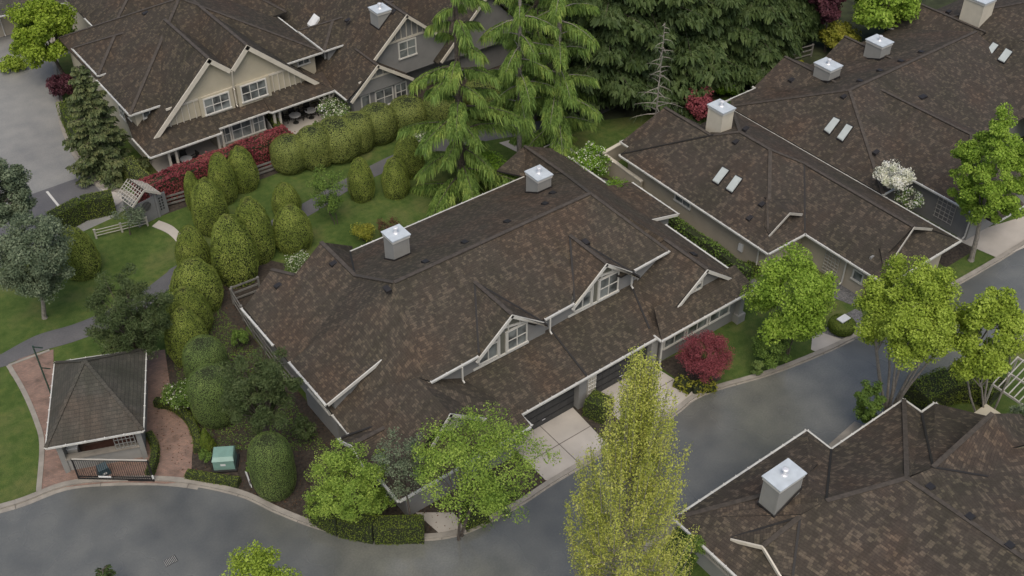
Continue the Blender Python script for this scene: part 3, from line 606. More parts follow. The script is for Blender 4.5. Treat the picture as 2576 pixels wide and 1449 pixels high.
    gutter(h, [((21.15, 77.85, 4.85), (24.2, 77.85, 4.85)), ((21.15, 77.85, 4.85), (21.15, 84.8, 4.85)), ((21.3, 84.7, 5.25), (21.3, 90.6, 5.25)), ((21.3, 84.7, 5.25), (22.3, 84.7, 5.25)), ((24.35, 90.8, 5.0), (24.35, 96, 5.0)),
               ((35.0, 77.85, 4.85), (38.4, 77.85, 4.85)), ((38.46, 77.85, 4.85), (38.46, 90, 4.85)), ((20.95, 74.55, 2.7), (27.0, 74.55, 2.7)), ((27.0, 75.25, 2.7), (31.65, 75.25, 2.7)), ((31.65, 74.95, 2.7), (37.65, 74.95, 2.7)),
               ((20.95, 74.6, 2.7), (20.95, 78, 2.7)), ((37.68, 75.0, 2.7), (37.68, 79.8, 2.7)), ((27.0, 74.6, 2.7), (27.0, 75.3, 2.7)), ((31.62, 75.0, 2.7), (31.62, 75.3, 2.7))])
    downspout(h, (29.3, 75.85, 6.9), (29.3, 76.2, 5.2), 'cream'); downspout(h, (29.3, 76.15, 5.2), (29.3, 76.15, 3.7), 'cream')
    L1 = pl('+x', 21.2, 4.85, .5); N1 = pl('+y', 77.9, 4.85, .5)
    vents(h, [(365, 34, L1), (461, 87, N1), (503, 124, N1), (466, 67, N1), (486, 61, N1), (536, 62, N1), (580, 99, N1)])
    return h
tan_house()

# ================================================================ GREY GABLED HOUSE (top centre)
def grey_house():
    h = empty('house', (45, 80, 0), 'dark grey steep-roofed house with timbered gables partly hidden by tall drooping conifers', 'house')
    r = MB()
    W = pl('+x', 37.7, 2.7, .87)
    r.roof([(37.7, 72.9, 2.7), (37.7, 92, 2.7), (44.2, 92, 8.36), (44.2, 73.2, 8.36), (40.8, 73.2, 5.4), (40.6, 72.4, 5.22)], SF)
    r.roof([(44.2, 73.2, 8.36), (44.2, 92, 8.36), (50.7, 92, 2.7), (50.7, 74.5, 2.7), (47.5, 73.2, 5.5)], SF)
    r.roof([(40.6, 72.4, 5.22), (44.0, 72.4, 2.8), (44.0, 76, 2.8), (40.6, 76, 5.22)], SF)
    pk2 = V(1252, 55, 72.6)
    hip(r, 38.5, 47, 77.7, 82.3, 5.0, .52, SF, 'x', 'hg')
    r.roof([(52.5, 73, 8.0), (52.5, 88, 8.0), (47.0, 88, 3.0), (47.0, 73, 3.0)], SF); r.roof([(52.5, 73, 8.0), (58, 73, 3.0), (58, 88, 3.0), (52.5, 88, 8.0)], SF)
    hip(r, 40, 58, 90, 104, 5, .5, SF, 'y', 'hh')
    r.roof([(44.5, 73.9, 2.8), (48.5, 73.9, 2.8), (48.5, 75.4, 4.4), (44.5, 75.4, 4.4)], SF)
    roofcaps(r, [((44.2, 73.2, 8.36), (44.2, 92, 8.36)), ((40.6, 72.4, 5.22), (40.6, 76, 5.22))])
    r.build('roof', h)
    wl = MB(); g = M['grey_wall']; wl.box(38.3, 50.2, 75.2, 100, 0, 2.7, g); wl.box(38.95, 44, 78.0, 82.0, 2.7, 4.95, g); wl.box(50, 57.5, 74, 88, 0, 2.9, g)
    q = [(39.0, 2.7), (49.6, 2.7), (49.6, 3.5), (44.2, 8.2), (39.0, 3.7)]
    wl.prism([(a, 73.8, z) for a, z in q], [(a, 74.0, z) for a, z in q], g); wl.box(38.4, 44, 73.2, 75.3, 0, 2.7, g)
    q = [(38.0, 2.6), (43.4, 2.6), (40.6, 5.05)]; wl.prism([(a, 72.9, z) for a, z in q], [(a, 73.1, z) for a, z in q], g)
    q = [(47.5, 2.7), (57.5, 2.7), (52.5, 7.8)]; wl.prism([(a, 73.4, z) for a, z in q], [(a, 73.6, z) for a, z in q], g)
    wl.build('wall', h)
    t = MB(); t.beam((41.6, 73.76, 6.0), (47.0, 73.76, 6.0), .07, .18, M['cream'])
    for i in range(8): x = 42.2 + i * .55; t.beam((x, 73.77, 6.05), (x, 73.77, 8.15 - abs(x - 44.2) * .87), .06, .09, M['cream'], up=(0, -1, 0))
    t.beam((38.9, 72.87, 3.9), (42.4, 72.87, 3.9), .07, .15, M['cream'])
    for x in (39.9, 40.6, 41.3): t.beam((x, 72.87, 3.9), (x, 72.87, 4.95 - abs(x - 40.6) * .8), .06, .09, M['cream'], up=(0, -1, 0))
    t.build('timbering', h)
    boards(h, [((44.2, 73.15, 8.4), (40.7, 73.15, 5.35)), ((44.2, 73.15, 8.4), (47.6, 73.15, 5.45)), ((40.6, 72.35, 5.25), (37.7, 72.35, 2.72)), ((40.6, 72.35, 5.25), (44.0, 72.35, 2.85)), ((52.5, 72.95, 8.0), (47.2, 72.95, 3.1))], .08, .26, 'cream')
    window(h, 'y', 73.8, 43.6, 45.2, 4.3, 5.7, 2, 2); window(h, 'y', 73.2, 40.6, 42.2, .8, 2.3, 2, 2); window(h, 'y', 73.2, 42.6, 43.6, .8, 2.3, 2, 2); window(h, 'y', 73.2, 39.2, 39.9, .3, 2.3, 1, 1); window(h, 'x', 38.95, 78.6, 81.2, 3.6, 4.7, 3, 1)
    gutter(h, [((37.64, 73.0, 2.7), (37.64, 80.5, 2.7)), ((38.45, 77.65, 5.0), (38.45, 82.3, 5.0)), ((38.45, 77.65, 5.0), (41.8, 77.65, 5.0)), ((37.64, 84.5, 4.0), (37.64, 90, 4.0))])
    chimney(h, (954, 74), W, 32, 1.2, 1.3)
    vents(h, [(874, 52, pl('+x', 38.5, 5, .52)), (970, 15, W), (990, 30, W)])
    o = MB(); x, y, z = A(787, 62, pl('+x', 37.7, 2.7, .87)); o.prism([(x - .3, y - .5, z - .2), (x + .5, y - .5, z + .5), (x + .5, y + .5, z + .5), (x - .3, y + .5, z - .2)], [(x - .3, y - .5, z), (x + .5, y - .5, z + .75), (x + .5, y + .5, z + .75), (x - .3, y + .5, z)], M['pale'])
    o.build('skylight', h)
grey_house()

# ================================================================ ROW ON THE RIGHT
SR = M['shingle_right']
def row_near():
    h = empty('house', (56.2, 42, 0), 'khaki-walled house of the right-hand row with cream chimney, nearest the central duplex', 'house')
    r = MB(); W = pl('+x', 50.3, 2.8, .52); zr = 2.8 + .52 * 5.95
    RB = (56.25, 46.2, zr); RM = (56.25, 43.15, zr); J = (58.1, 41.3, 4.93)
    r.roof([(50.3, 37.2, 2.8), RM, RB, (55.1, 47.7, 5.3), (50.3, 52.7, 2.8)], SR); r.roof([(50.3, 37.2, 2.8), (54.1, 37.2, 2.8), J, RM], SR)
    r.roof([(50.3, 52.7, 2.8), (55.1, 47.7, 5.3), (55.0, 50.6, 5.24), (51.65, 52.8, 3.4)], SR)
    r.roof([(51.65, 54.1, 2.8), (51.65, 52.4, 2.8), (55.0, 48.2, 5.24), (55.0, 53.0, 5.24)], SR)
    r.roof([(55.0, 53.0, 5.24), (55.0, 47.7, 5.24), (58.6, 51.2, 2.8), (58.0, 53.6, 2.8)], SR)
    r.roof([RB, (62.2, 52.2, 2.8), (58.6, 52.2, 2.8), (55.1, 47.7, 5.3)], SR)
    r.roof([(54.1, 30.1, 2.8), (54.1, 37.2, 2.8), J, (58.1, 31.6, 4.92), (55.9, 31.6, 3.75)], SR)
    r.roof([RB, RM, J, (58.1, 31.6, 4.92), (60.4, 31.6, 3.75), (62.15, 30.1, 2.8), (62.2, 52.2, 2.8)], SR)
    fs = pl('+y', 30.1, 2.8, .5); r.roof([(54.1, 30.1, 2.8), (62.15, 30.1, 2.8), (60.6, 32.2, 3.85), (55.7, 32.2, 3.85)], SR)
    # clipped gable standing proud of the west wing's hip
    r.roof([(53.2, 38.2, 4.42), (53.2, 40.4, 4.42), (51.6, 38.9, 3.55), (51.3, 38.2, 3.4)], SR); r.roof([(53.2, 38.2, 4.42), (54.6, 38.2, 3.75), (55.6, 39.4, 3.9), (53.2, 40.6, 4.42)], SR)
    roofcaps(r, [(RB, RM), (RM, J), (J, (58.1, 31.6, 4.92)), (RM, (51.6, 38.5, 3.5)), (RB, (55.1, 47.7, 5.3)), (RB, (62.2, 52.2, 2.8)), ((55.0, 53.0, 5.24), (55.0, 47.9, 5.24))], [((55.1, 47.7, 5.32), (50.35, 52.7, 2.86)), ((54.15, 37.3, 2.86), J)])
    r.build('roof', h)
    wl = MB(); t = M['right_wall']; wl.box(50.9, 61.6, 37.8, 52.2, 0, 2.75, t); wl.box(54.7, 61.6, 30.8, 38, 0, 2.75, t); wl.box(52.0, 57.6, 52, 53.5, 0, 2.75, t); wl.box(54.9, 60.9, 32.15, 32.3, 2.7, 3.4, M['grey_wall'])
    wl.box(54.55, 54.69, 30.7, 31.9, 0, 2.0, M['redbrick']); wl.build('wall', h)
    boards(h, [((58.1, 31.5, 4.97), (55.3, 31.0, 3.3)), ((58.1, 31.5, 4.97), (60.6, 31.5, 3.72)), ((53.2, 38.16, 4.45), (51.2, 38.1, 3.35)), ((53.2, 38.16, 4.45), (54.7, 38.16, 3.7))], .06, .18, 'lattice')
    gutter(h, [((50.25, 37.2, 2.8), (50.25, 52.7, 2.8)), ((54.05, 30.1, 2.8), (54.05, 37.2, 2.8)), ((50.3, 37.15, 2.8), (54.1, 37.15, 2.8)), ((54.1, 30.04, 2.8), (62.2, 30.04, 2.8)), ((62.22, 30.1, 2.8), (62.22, 52.2, 2.8)), ((51.6, 52.7, 2.8), (51.6, 54.1, 2.8)), ((50.3, 52.75, 2.8), (51.6, 52.75, 2.8)), ((51.6, 54.15, 2.8), (54.8, 54.15, 2.8))])
    window(h, 'x', 50.9, 45.4, 46.9, 1.65, 2.45, 2, 1); window(h, 'x', 54.7, 32.3, 33.0, 1.2, 1.9, 1, 1)
    tr = MB()
    for i in range(5): tr.box(54.6, 54.65, 34.3 + i * .3, 34.34 + i * .3, .3, 2.4, M['lattice'])
    for i in range(8): tr.box(54.56, 54.6, 34.3, 35.55, .35 + i * .28, .39 + i * .28, M['lattice'])
    tr.build('trellis', h); downspout(h, (54.55, 33.7, 2.7), (54.55, 33.7, .4), kick=(-.15, 0)); downspout(h, (50.8, 38.4, 2.7), (50.8, 38.4, .3), kick=(-.15, 0))
    chimney(h, (1815, 316), W, 283, 1.15, 1.5, 'chimney_cream', flash=False)
    vents(h, [(1850, 358, W), (1875, 325, W), (1916, 515, W), (1885, 550, W)])
    skylight(h, [(1819, 420), (1837, 430), (1807, 468), (1791, 458)], W); skylight(h, [(1852, 441), (1870, 451), (1842, 489), (1825, 478)], W)
    mt = MB(); x, y, z = A(1868, 596, 1.2); y = VX(1868, 606, 50.9)[1]; mt.box(50.75, 50.89, y - .2, y + .2, 1.0, 1.6, M['pale']); mt.build('meter', h)
def row_mid():
    h = empty('house', (68, 44, 0), 'middle house of the right-hand row with two grey chimneys', 'house')
    r = MB(); W = pl('+x', 62.25, 2.9, .52)
    a = A(2137, 227, W); zr = a[2]; b = (84.5, a[1], zr)
    c0 = A(1840, 273, W); back = a[1] + 8.0; pb = (zr - 2.9) / 8.0
    yf = 36.9; pf = (zr - 2.9) / (a[1] - yf)
    r.roof([(62.25, yf, 2.9), a, (62.25, back - .8, 2.9)], SR)
    r.roof([(62.25, back - .8, 2.9), a, b, (84.5, back, 2.9), (63.3, back, 2.9)], SR)
    r.roof([(62.25, yf, 2.9), (65.6, yf, 2.9), (84.5, yf, 2.9), b, a], SR)
    # front wing
    hip(r, 65.6, 75.5, 31.0, 46, 2.92, .50, SR, 'y', 'hg')
    hip(r, 66.2, 73.0, 40, 56.6 - 3, 2.95, .52, SR, 'y', 'gg'); hip(r, 73.2, 79.5, 44, 52.8, 2.97, .6, SR, 'y', 'gg')
    hip(r, 65.9, 69.5, 29.8, 33, 2.85, .5, SR, 'x', 'hg')
    roofcaps(r, [(a, b), ((62.25, back - .8, 2.9), a), ((62.25, yf, 2.9), a)])
    r.build('roof', h)
    wl = MB(); wl.box(62.9, 84, 37.5, 52.8, 0, 2.85, M['grey_wall']); wl.box(66.1, 75, 31.6, 38, 0, 2.87, M['grey_wall']); wl.build('wall', h)
    tr = MB(); 
    for i in range(5): tr.box(65.98, 66.03, 33.0 + i * .38, 33.04 + i * .38, .6, 2.6, M['lattice'])
    for i in range(6): tr.box(65.94, 65.98, 33.0, 34.6, .7 + i * .36, .74 + i * .36, M['lattice'])
    tr.build('trellis', h)
    gutter(h, [((62.2, 36.85, 2.9), (65.6, 36.85, 2.9)), ((65.54, 31, 2.92), (65.54, 36.9, 2.92)), ((65.85, 29.78, 2.85), (69.5, 29.78, 2.85)), ((62.3, back + .05, 2.9), (66.4, back + .05, 2.9)), ((73.2, 52.85, 2.97), (79.6, 52.85, 2.97)), ((66.14, back, 2.95), (66.14, 53.7, 2.95))])
    B = pl('-y', back, 2.9, pb); F = pl('+y', yf, 2.9, pf)
    chimney(h, (2084, 206), B, 176, 1.3, 1.6); chimney(h, (2212, 150), B, 116, 1.3, 1.6)
    downspout(h, (65.95, 31.7, 2.8), (65.95, 31.7, .4), kick=(-.15, 0))
    vents(h, [(1990, 202, W), (2122, 244, W), (2163, 204, B), (2213, 178, B), (2266, 154, B), (2317, 131, B), (2325, 243, F), (2318, 246, F), (2203, 384, W), (2356, 336, F)])
    skylight(h, [(2099, 295), (2116, 303), (2087, 342), (2071, 330)], W); skylight(h, [(2131, 312), (2148, 320), (2120, 360), (2104, 350)], W)
def row_far():
    h = empty('house', (92, 44, 0), 'farthest brown-roofed house of the row with cream chimney at the top right edge', 'house')
    r = MB(); z0 = 3.0
    hip(r, 84.6, 104, 30.5, 53.3, z0, .45, SR, 'x', 'hh'); hip(r, 84.3, 90.0, 46, 57.5, z0 + .02, .6, SR, 'y', 'gg'); hip(r, 80, 92, 30, 42, z0 - .05, .5, SR, 'y', 'hg')
    r.build('roof', h); wl = MB(); wl.box(85.2, 103, 31.2, 52.8, 0, 2.95, M['tan_wall']); wl.build('wall', h)
    B = pl('-y', 53.3, z0, .45); W = pl('+x', 84.6, z0, .45)
    chimney(h, (2470, 38), B, 8, 1.6, 2.0, 'chimney_cream', flash=False)
    W2 = pl('+x', 80, z0 - .05, .5); Wb = W2 if A(2512, 134, W2)[2] > A(2512, 134, W)[2] and A(2512, 134, W2)[2] < 5.9 else W; 
    skylight(h, [(2499, 107), (2514, 115), (2491, 145), (2475, 137)], Wb); skylight(h, [(2531, 122), (2549, 132), (2526, 162), (2508, 153)], Wb)
    vents(h, [(2518, 60, W), (2386, 30, W)])
    gutter(h, [((84.2, 57.5, 3.0), (84.2, 53.2, 3.0))])
row_near(); row_mid(); row_far()

# ================================================================ NEAR HOUSE (lower right)
def near_house():
    h = empty('house', (40, 16, 0), 'brown-roofed house in the lower right corner with tall grey chimney', 'house')
    r = MB(); W = pl('+x', 29.3, 2.8, .52); B = pl('-y', 24.4, 2.8, .52); B2 = pl('-y', 22.6, 2.8, .52); B3 = pl('-y', 21.35, 2.8, .52)
    SN = M['shingle_near']
    z1 = lambda q, x, y: (x, y, zplane(q, x, y))
    # ridges found on the planes
    h3 = A(2070, 1263, B); h4 = z1(B2, 39.0, 17.5); top = A(2576, 1406, W)
    hr = A(2017, 1213, B); hr = (34.5, 21.0, 4.9)
    c0 = (29.3, 24.4, 2.8)
    pe = A(2005, 1080, B)
    r.roof([c0, (39.75, 24.4, 2.8), (37.2, 21.7, 4.2), hr, hr], SN)
    # valley/ridge skeleton of the north side
    v2 = (34.55, 19.15, 5.5)
    E = (39.75, 24.4, 2.8); E2 = (39.75, 22.6, 2.8); N1 = (46.25, 22.6, 2.8); N2 = (46.2, 21.3, 2.8); N3 = (47.5, 21.3, 2.8); N4 = (47.5, 19.9, 2.8)
    R4 = A(2281, 1204, B2)
    r.roof([E2, N1, (R4[0] + .4, R4[1], R4[2]), R4, v2], SN)
    hx = (38.2, 20.2, 4.9)
    r.roof([E, E2, v2, (35.0, 20.6, 5.0)], SN)
    r.roof([c0, E, (35.0, 20.6, 5.0), (34.2, 20.9, 4.85)], SN)
    w1 = A(2347, 1176, B2)
    r.roof([(35.0, 20.6, 5.0), (34.2, 20.9, 4.85), v2], SN)
    r.roof([N2, N3, w1, (R4[0] + .4, R4[1], R4[2])], SN); r.roof([N1, N2, (R4[0] + .4, R4[1], R4[2])], SN)
    # far east wing
    w0 = A(2497, 1040, 5.4); w2 = A(2485, 1199, 5.0); w3 = A(2544, 1126, 4.4)
    r.roof([N3, (49.1, 18.8, 2.8), w0, w1], SN); r.roof([w1, w0, w3, w2], SN); r.roof([w0, (50.5, 17.5, 3.2), (51.5, 15, 3.0), w3], SN)
    Rs = (37.4, 9.0, R4[2]); Rs2 = A(2576, 1406, R4[2])
    # slope falling east from the long ridge, slope falling west
    Rv = (Rs2[0], Rs2[1] - 6, R4[2])
    r.roof([R4, w1, w2, w3, (52, 13, 2.9), (49, -2, 2.2), Rv, Rs2], SN)
    ev = lambda y: (29.3, y, 2.8)
    r.roof([c0, (34.2, 20.9, 4.85), v2, (33.3, 19.6, 4.95)], SN)
    r.roof([c0, (33.3, 19.6, 4.95), (31.4, 17.6, 3.9), ev(16)], SN) if False else None
    zz = lambda x: 2.8 + .52 * (x - 29.3)
    r.roof([c0, (33.35, 20.35, zz(33.35)), v2, R4, Rs2, Rv, ev(-4)], SN)
    # cross gable with cream rake
    g0 = A(1841, 1353, W); gp = A(1919, 1374, pl('+x', 29.3, 3.3, .52)); gv = (33.2, 19.55, 4.85)
    gp = (gp[0], gp[1], gp[2]); gz = gp[2]
    g1 = A(1962, 1449, W); g1 = (g1[0], g1[1], g1[2] + .1)
    r.roof([(g0[0], g0[1], g0[2] + .06), gp, gv], SN); r.roof([gp, g1, A(1994, 1449, W), gv], SN)
    g2 = A(1990, 1520, W)
    roofcaps(r, [(R4, Rs2), (R4, v2), (c0, hr), (R4, (46.25, 22.6, 2.82)), (w1, w0), (gp, gv)], [(E2, v2), (N2, w1), (w1, w2), (g0, gv), (gv, A(1994, 1449, W))])
    r.build('roof', h)
    wl = MB(); t = M['tan_wall']; wl.box(29.9, 39.2, 10, 23.8, 0, 2.75, M['chimney_grey']); wl.box(33, 46, 5, 22.0, 0, 2.7, M['chimney_grey']); wl.box(45, 50, 5, 19.5, 0, 2.7, t); wl.box(39.3, 39.7, 22.65, 23.8, 0, 2.6, t); wl.build('wall', h)
    rl = MB(); x = 29.75                                                 # slatted balcony screen under the eave
    for i in range(26): rl.box(x - .04, x - .01, 20.1 + i * .105, 20.14 + i * .105, 1.55, 2.45, M['lattice'])
    rl.box(x - .06, x, 20.05, 22.85, 1.45, 1.55, M['lattice']); rl.build('slatted_screen', h)
    boards(h, [((g0[0] - .1, g0[1], g0[2]), (gp[0] - .02, gp[1], gp[2])), (gp, (g1[0] - .02, g1[1], g1[2])), (g1, (g2[0], g2[1], g2[2]))], .1, .2, 'cream')
    gutter(h, [((29.3, 24.46, 2.8), (39.75, 24.46, 2.8)), ((39.8, 24.4, 2.8), (39.8, 22.6, 2.8)), ((39.8, 22.64, 2.8), (46.3, 22.64, 2.8)), ((46.3, 22.6, 2.8), (46.3, 21.35, 2.8)), ((46.3, 21.36, 2.8), (47.5, 21.36, 2.8)), ((47.55, 21.3, 2.8), (47.55, 19.9, 2.8)), ((29.24, 24.4, 2.8), (29.24, 14, 2.8)), ((51.5, 15.0, 3.0), (53, 12, 2.9))])
    chimney(h, (1947, 1298), W, 1230, 1.75, 1.05, 'chimney_grey')
    EE = pl('-x', 50, 2.8, .4)
    vents(h, [(2033, 1211, B), (2340, 1225, EE), (2440, 1300, EE), (2540, 1372, EE), (2437, 1117, pl('+x', 41, 4, .1))])
    window(h, 'x', 29.9, 18.2, 19.4, 1.2, 2.4, 1, 1)
near_house()

# ================================================================ DISTANT HOUSES (top left)
def far_house():
    h = empty('house', (20, 112, 0), 'pale tan house with grey roof at the top left edge behind the maple', 'house')
    r = MB(); a = A(0, 25, 2.9); b = A(213, 0, 2.9); y = (a[1] + b[1]) / 2
    r.roof([(a[0] - 8, a[1], 2.9), (b[0] + 2, b[1], 2.9), (b[0] + 2, b[1] + 6, 5.6), (a[0] - 8, a[1] + 6, 5.6)], M['shingle_gate'])
    r.build('roof', h); wl = MB(); x0, x1 = a[0] - 7.5, b[0] + 6
    wl.box(x0, b[0] + 2, max(a[1], b[1]) + .6, max(a[1], b[1]) + 6, 0, 2.8, M['right_wall']); wl.build('wall', h)
    gutter(h, [((a[0] - 8, a[1] - .05, 2.9), (b[0] + 2, b[1] - .05, 2.9))])
    yy = max(a[1], b[1]) + .6
    xw = V(180, 30, yy)[0]
    window(h, 'y', yy, xw - .5, xw + .9, .9, 2.3, 3, 2); xd = V(200, 40, yy)[0]; downspout(h, (xd, yy - .1, 2.8), (xd, yy - .1, .2)); xd = V(3, 60, yy)[0]; downspout(h, (xd, yy - .1, 2.8), (xd, yy - .1, .2))
far_house()

# ================================================================ GATEHOUSE
def gatehouse():
    cs = [A(115, 1127, 2.8), A(360, 1083, 2.8), A(367, 877, 2.8), A(138, 912, 2.8)]
    ap = A(212, 908, 5.0)
    c = sum((Vector(q) for q in cs), Vector()) / 4
    # the apex stands over the middle of the plan
    zt = 4.9
    h = empty('gatehouse', (c.x, c.y, 0), 'square gatehouse with smooth grey-brown pyramid roof and white gutter beside the brick paving', 'gatehouse')
    r = MB(); apx = (ap[0] * .6 + c.x * .4, ap[1] * .6 + c.y * .4, zt); apx = A(212, 908, zt)
    for i in range(4): r.roof([cs[i], cs[(i + 1) % 4], apx], M['shingle_gate'])
    for i in range(4): r.beam(Vector(cs[i]) + Vector((0, 0, .03)), Vector(apx) + Vector((0, 0, .03)), .22, .05, M['shingle_gate'])
    r.build('roof', h)
    gutter(h, [(cs[i], cs[(i + 1) % 4]) for i in range(4)])
    C = [Vector(q) for q in cs]; inn = [c + (q - c) * .84 for q in C]
    wl = MB()
    for i in (1, 2, 3):
        a, b = inn[i], inn[(i + 1) % 4]; n = (c - (a + b) / 2); n.z = 0; n.normalize(); a0, b0 = Vector((a.x, a.y, 0)), Vector((b.x, b.y, 0))
        q = [a0, b0, b0 + n * .2, a0 + n * .2]; wl.prism(q, [p + Vector((0, 0, 2.7)) for p in q], M['chimney_grey'])
    a, b = inn[0], inn[1]; n = (c - (a + b) / 2); n.z = 0; n.normalize(); a0, b0 = Vector((a.x, a.y, 0)), Vector((b.x, b.y, 0))
    q = [a0, b0, b0 + n * .2, a0 + n * .2]; wl.prism(q, [p + Vector((0, 0, 1.0)) for p in q], M['chimney_grey'])
    wl.beam(a0 + n * .1 + Vector((0, 0, 1.05)), b0 + n * .1 + Vector((0, 0, 1.05)), .42, .1, M['kerb'])
    wl.build('wall', h)
    for t in (0.01, .99):
        p = a0 + (b0 - a0) * t; k = MB(); k.box(p.x - .14, p.x + .14, p.y - .14, p.y + .14, 0, 2.7, M['chimney_grey']); k.build('post', h)
    lt = MB(); d = (b0 - a0).normalized()
    for i in range(6): p = a0 + (b0 - a0) * (.68 + i * .05); lt.beam(p + Vector((0, 0, 1.1)), p + Vector((0, 0, 2.6)), .04, .04, M['chimney_grey'], up=(0, 1, 0))
    for i in range(5): lt.beam(a0 + (b0 - a0) * .68 + Vector((0, 0, 1.15 + i * .34)), a0 + (b0 - a0) * .94 + Vector((0, 0, 1.15 + i * .34)), .04, .04, M['chimney_grey'])
    lt.build('lattice', h)
    # pale pillar block at the south-west corner
    p = A(170, 1130, 1.1); u_ = d; s2_ = Vector((-d.y, d.x, 0)); p = Vector((p[0], p[1], 0)); q = [p - u_ * .5, p + u_ * .5, p + u_ * .5 + s2_ * .5, p - u_ * .5 + s2_ * .5]; k = MB(); k.prism(q, [v + Vector((0, 0, 1.05)) for v in q], M['white']); q = [p - u_ * .56 - s2_ * .06, p + u_ * .56 - s2_ * .06, p + u_ * .56 + s2_ * .56, p - u_ * .56 + s2_ * .56]; k.prism([v + Vector((0, 0, 1.05)) for v in q], [v + Vector((0, 0, 1.13)) for v in q], M['pale']); k.build('pillar', h)
gatehouse()

# ================================================================ GROUND, ROADS, PATHS
def sheet(name, pts, z, mat, label=None):
    mb = MB(); P = [Vector((p[0], p[1], z)) for p in pts]
    for t in tessellate_polygon([P]):
        i, j, k = t
        if (P[j] - P[i]).cross(P[k] - P[i]).z < 0: j, k = k, j
        mb.poly([P[i], P[j], P[k]], mat)
    o = mb.build(name); o['kind'] = 'structure'; return o
def G(*px): return [A(x, y, 0.0)[:2] for x, y in px]
def smooth(pts, n=6, closed=False):
    out = []; m = len(pts)
    rngi = range(m) if closed else range(m - 1)
    for i in rngi:
        p0, p1, p2, p3 = (pts[(i - 1) % m] if closed or i > 0 else pts[0]), pts[i], pts[(i + 1) % m], (pts[(i + 2) % m] if closed or i + 2 < m else pts[-1])
        for k in range(n):
            t = k / n; out.append(tuple(0.5 * (2 * p1[j] + (p2[j] - p0[j]) * t + (2 * p0[j] - 5 * p1[j] + 4 * p2[j] - p3[j]) * t * t + (3 * p1[j] - p0[j] - 3 * p2[j] + p3[j]) * t ** 3) for j in (0, 1)))
    if not closed: out.append(tuple(pts[-1]))
    return out
def offset(pts, d):
    out = []
    for i, p in enumerate(pts):
        a = pts[max(0, i - 1)]; b = pts[min(len(pts) - 1, i + 1)]; t = Vector((b[0] - a[0], b[1] - a[1])).normalized()
        out.append((p[0] - t.y * d, p[1] + t.x * d))
    return out
def kerb(pts, wd=0.32, ht=0.13, gut=0.35, name='kerb'):
    mb = MB(); up_ = offset(pts, wd); lo = offset(pts, -gut)
    for i in range(len(pts) - 1):
        a, b, c, d = pts[i], pts[i + 1], up_[i + 1], up_[i]
        mb.prism([(*a, .0), (*b, .0), (*c, .0), (*d, .0)], [(*a, ht), (*b, ht), (*c, ht + .01), (*d, ht + .01)], M['kerb'])
        mb.poly([(*lo[i], .014), (*lo[i + 1], .014), (*b, .014), (*a, .014)], M['kerb'])
        if i % 9 == 4: mb.beam((*lo[i], .017), (*d, ht + .012), .03, .01, M['joint'])
    o = mb.build(name); o['kind'] = 'structure'; return o
BIG = 500
sheet('ground', [(-BIG, -BIG), (BIG, -BIG), (BIG, BIG), (-BIG, BIG)], 0.0, M['lawn'])
c1 = smooth([(-14, 56), (-6, 52.3)] + G((0, 1282), (165, 1225), (300, 1212), (450, 1215), (600, 1245), (700, 1290), (800, 1328), (900, 1350), (1050, 1358), (1170, 1340), (1300, 1275), (1385, 1220)) + [(30, 31.95), (36, 31.7), (39.2, 31.9), (44, 30.6), (48.2, 29.85), (52, 29.5), (62.6, 28.8), (80, 28.6), (140, 28.4)])
south = smooth([(27.6, -30), (27.8, 20), (29.5, 25.2), (35, 25.4), (40, 24.2), (46, 23.5), (52, 23.2), (70, 22.6), (140, 22.4)])
sheet('road', list(reversed(c1)) + [(-40, 70), (-60, -30)] + south, 0.006, M['asphalt'])
ic = min(range(len(c1)), key=lambda i: abs(c1[i][0] - 10.5)); kerb(c1[:ic + 1], gut=.30, ht=.13); kerb(c1[ic:], gut=.12, wd=.30); kerb([p for p in reversed(south)], gut=.3)
# north-west road
c2 = smooth([(24, 108), (21.2, 98)] + G((150, 250), (155, 290), (165, 330), (187, 380), (215, 425), (250, 465)) + [(18.3, 75.8), (19.2, 73.6)])
sheet('road', c2 + [(16.5, 72.6), (9, 71.6), (-30, 73), (-45, 110), (10, 112), (18, 108)], 0.006, M['asphalt_pale'])
kerb(list(reversed(c2)), .3, .12, .25)
sheet('parking_pad', G((70, 492), (215, 441), (262, 492), (150, 560), (40, 640), (-60, 560)), 0.010, M['path'])
mk = MB(); a, b = G((118, 482), (157, 530)); mk.beam((*a, .02), (*b, .02), .18, .008, M['white']); mk.build('road_marking')['kind'] = 'structure'
sheet('road', G((120, 112), (215, 75), (262, 110), (190, 130), (120, 150)) , 0.012, M['path'])
sheet('pavement', G((213, 418), (248, 412), (302, 482), (318, 500), (290, 520), (250, 470)), 0.05, M['concrete'])
# paths
pth = G((-60, 925), (0, 893), (90, 845), (180, 818), (250, 790), (340, 745), (415, 690), (445, 668), (600, 600), (700, 545), (775, 505), (860, 455), (1000, 385), (1130, 345), (1250, 320), (1400, 295), (1520, 240), (1640, 195), (1760, 170))
pt2 = G((-60, 960), (0, 925), (100, 885), (180, 862), (260, 832), (350, 790), (425, 728), (470, 700), (620, 640), (720, 575), (800, 530), (880, 478), (1000, 420), (1130, 378), (1250, 350), (1420, 325), (1540, 275), (1660, 225), (1780, 200))
sheet('path', smooth(pth) + list(reversed(smooth(pt2))), 0.02, M['path'])
sheet('path', smooth(G((382, 570), (425, 590), (455, 625), (462, 655), (440, 690))) + list(reversed(smooth(G((400, 555), (438, 572), (470, 610), (485, 650), (470, 700))))), 0.028, M['concrete'])
sheet('path', G((1255, 360), (1325, 342), (1350, 352), (1338, 400), (1305, 385)), 0.030, M['concrete'])
sheet('path', G((-30, 930), (2, 925), (24, 919), (12, 905), (0, 890), (-30, 900)), 0.032, M['path'])
